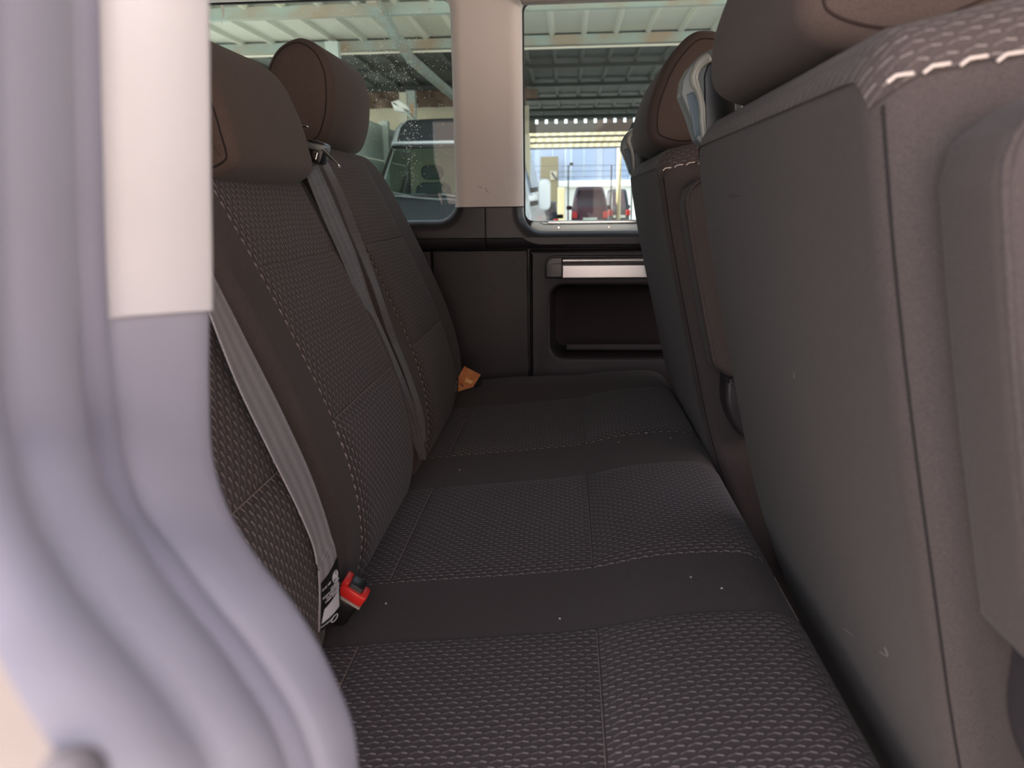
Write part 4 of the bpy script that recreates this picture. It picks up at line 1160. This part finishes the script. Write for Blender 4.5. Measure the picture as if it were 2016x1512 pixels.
# blue-grey clad building
bd = thing('clad_building', 'blue-grey clad building with white base beyond the parked cars', 'building', (4, 38, GZ))
Yd = 38
zt_, zm_, = ext(1150, 288, Yd).z + .6, ext(1150, 357, Yd).z
M_clad = mat('blue_grey_cladding', (.22, .28, .40), .5); M_clad2 = mat('blue_grey_cladding_2', (.27, .33, .45), .5)
x = -14.0
k = 0
while x < 30:
    w_ = .62 if k % 3 else .30
    MB().box((x + w_/2, Yd + .2, (zt_ + zm_) / 2), (w_ - .02, .4, zt_ - zm_), bev=.01).build('cladding_panel', M_clad2 if k % 3 == 0 else M_clad, bd)
    x += w_; k += 1
MB().box((8, Yd + .1, zm_ - .10), (44, .5, .28)).build('white_band', mat('white_band', (.85, .86, .84), .6), bd)
MB().box((8, Yd + .4, (GZ + zm_) / 2), (44, .4, zm_ - GZ - .2)).build('base_wall', mat('white_wall', (.80, .80, .76), .8), bd)
dx0, dx1 = ext(1064, 350, 36.8).x, ext(1099, 350, 36.8).x
dz1 = ext(1080, 308, 36.8).z
dr_ = MB().box(((dx0 + dx1) / 2, 37.2, (GZ + dz1) / 2), (dx1 - dx0, .5, dz1 - GZ)).build('doorway', mat('olive_door', (.12, .10, .045), .6), bd)
MB().box(((dx0 + dx1) / 2 + .2, 36.9, ext(1080, 345, 36.8).z), (.32, .04, .40)).build('door_sign', mat('sign_grey', (.35, .33, .25), .6), dr_)
a, b = ext(1086, 340, 36.7), ext(1096, 354, 36.7)
beam(MB(), a, b, .10, .10).build('sign_stripe', M_black, dr_)
tag(MB().box((ext(1105, 395, 34).x, 34, (GZ + ext(1105, 370, 34).z) / 2), (.30, .3, ext(1105, 370, 34).z - GZ), bev=.02).build('bollard', mat('cream_pillar', (.60, .48, .28), .7)), 'cream square pillar between the van mirror and red car', 'pillar')
pl = thing('lamp_post', 'thin pale yellow pole right of the blue-grey wall', 'pole', (ext(1218, 330, 30).x, 30, GZ))
MB().tube([(ext(1219, 330, 30).x, 30, GZ), (ext(1219, 330, 30).x, 30, ext(1219, 290, 30).z)], .09, 10).build('pole_shaft', mat('pale_yellow_pole', (.62, .52, .30), .6), pl, True)
fn = thing('wire_fence', 'wire fence with thin dark posts in front of the clad building', 'fence', (2, 29, GZ))
for pxx in (1119, 1204, 1245):
    x = ext(pxx, 330, 29).x; MB().tube([(x, 29, GZ), (x, 29, ext(pxx, 325, 29).z)], .025, 6).build('fence_post', M_black, fn)
for yy in (326, 337, 348):
    z = ext(1150, yy, 29).z; MB().tube([(-2, 29, z), (8, 29, z)], .009, 5).build('fence_wire', M_grey, fn)
MB().box((ext(1125, 323, 29).x, 28.95, ext(1125, 323, 29).z), (.13, .1, .09)).build('camera_box', M_black, fn)

def car(name, label, px0, px1, pyt, Yc, L, m, sc=1.0, rearlights=True):
    xl, xr_ = ext(px0, 400, Yc).x, ext(px1, 400, Yc).x; zt_ = ext(1150, pyt, Yc).z
    cx = (xl + xr_) / 2; w_ = xr_ - xl; H = zt_ - GZ
    t = thing(name, label, 'car', (cx, Yc + L / 2, GZ))
    rg = []
    for f, wk, yk in ((.12, .94, .0), (.22, 1.0, -.05), (.40, 1.0, -.08), (.56, .99, 0), (.62, .96, .08), (.80, .88, .35), (.93, .80, .6), (.985, .72, .75), (1.0, .5, 1.2)):
        z = GZ + H * f; P = resample(rrect(cx - w_ * wk / 2, cx + w_ * wk / 2, Yc + yk, Yc + L - yk * .8, .18, 6), 80)
        rg.append([(p[0], p[1], z) for p in P])
    V = [p for r_ in rg for p in r_]; Fb = []; Fg = []
    for i in range(len(rg) - 1):
        for k in range(80):
            a, b = rg[i][k], rg[i][(k+1) % 80]; cx_ = (a[0] + b[0]) / 2; cy_ = (a[1] + b[1]) / 2
            f = (i*80 + k, i*80 + (k+1) % 80, (i+1)*80 + (k+1) % 80, (i+1)*80 + k)
            corner = abs(abs(cx_ - cx) - w_ / 2) < .16 and (cy_ < Yc + .45 or cy_ > Yc + L - .5)
            (Fg if i in (4, 5) and not corner else Fb).append(f)
    Fb.append(tuple(range(8 * 80, 9 * 80)))
    mk('body', V, Fb, m, t, True, angle=50)
    mk('windows', V, Fg, M_cg, t, True)
    for sx in (-1, 1):
        for yy in (Yc + .8, Yc + L - .8):
            MB().tube([(cx + sx * w_ * .49, yy, GZ + .32), (cx + sx * w_ * .38, yy, GZ + .32)], .32, 20).build('wheel', M_black, t, True, angle=40)
        V, Fc, UV = pillow(rrect(-.09, .09, -.12, .12, .04, 5), .06, .02, lambda a, b, d: (cx + sx * w_ * .42 + a, Yc - .12 - d, GZ + H * .48 + b), n=30, inner=2, arc=2)
        mk('tail_light', V, Fc, mat('lamp_red', (.35, .01, .01), .3), t, True)
        V, Fc, UV = pillow(rrect(-.11, .11, -.08, .08, .04, 5), .1, .02, lambda a, b, d: (cx + sx * (w_ * .5 + .10) + a, Yc + L * .55 - d, GZ + H * .60 + b), n=30, inner=2, arc=2)
        mk('wing_mirror', V, Fc, m, t, True)
    MB().box((cx, Yc - .10, GZ + H * .40), (.52, .02, .11), bev=.004).build('number_plate', mat('plate_grey', (.38, .42, .36), .5), t)
    MB().box((cx, Yc - .12, GZ + H * .20), (w_ * .92, .12, .18), bev=.03).build('bumper', M_black, t)
    return t
M_cg = mat('dark_car_glass', (.02, .012, .018), .25, spec=.3)
M_car1 = mat('dark_red_paint', (.04, .012, .02), .5, spec=.3)
M_car2 = mat('black_paint', (.012, .014, .018), .5, spec=.3)
car('dark_red_car', 'dark red minivan seen from behind through the sliding window', 1126, 1198, 366, 28, 4.2, M_car1)
car('black_car', 'black estate car right of the dark red minivan', 1199, 1240, 372, 33, 4.2, M_car2)
bpy.data.objects['dark_red_car'].name = 'car'
bpy.data.objects['black_car'].name = 'car'
c3 = ext(1086, 400, 27)
car('hatchback', 'small dark car with red tail lights behind the van mirror', 1068, 1097, 395, 27.5, 3.6, M_car2)
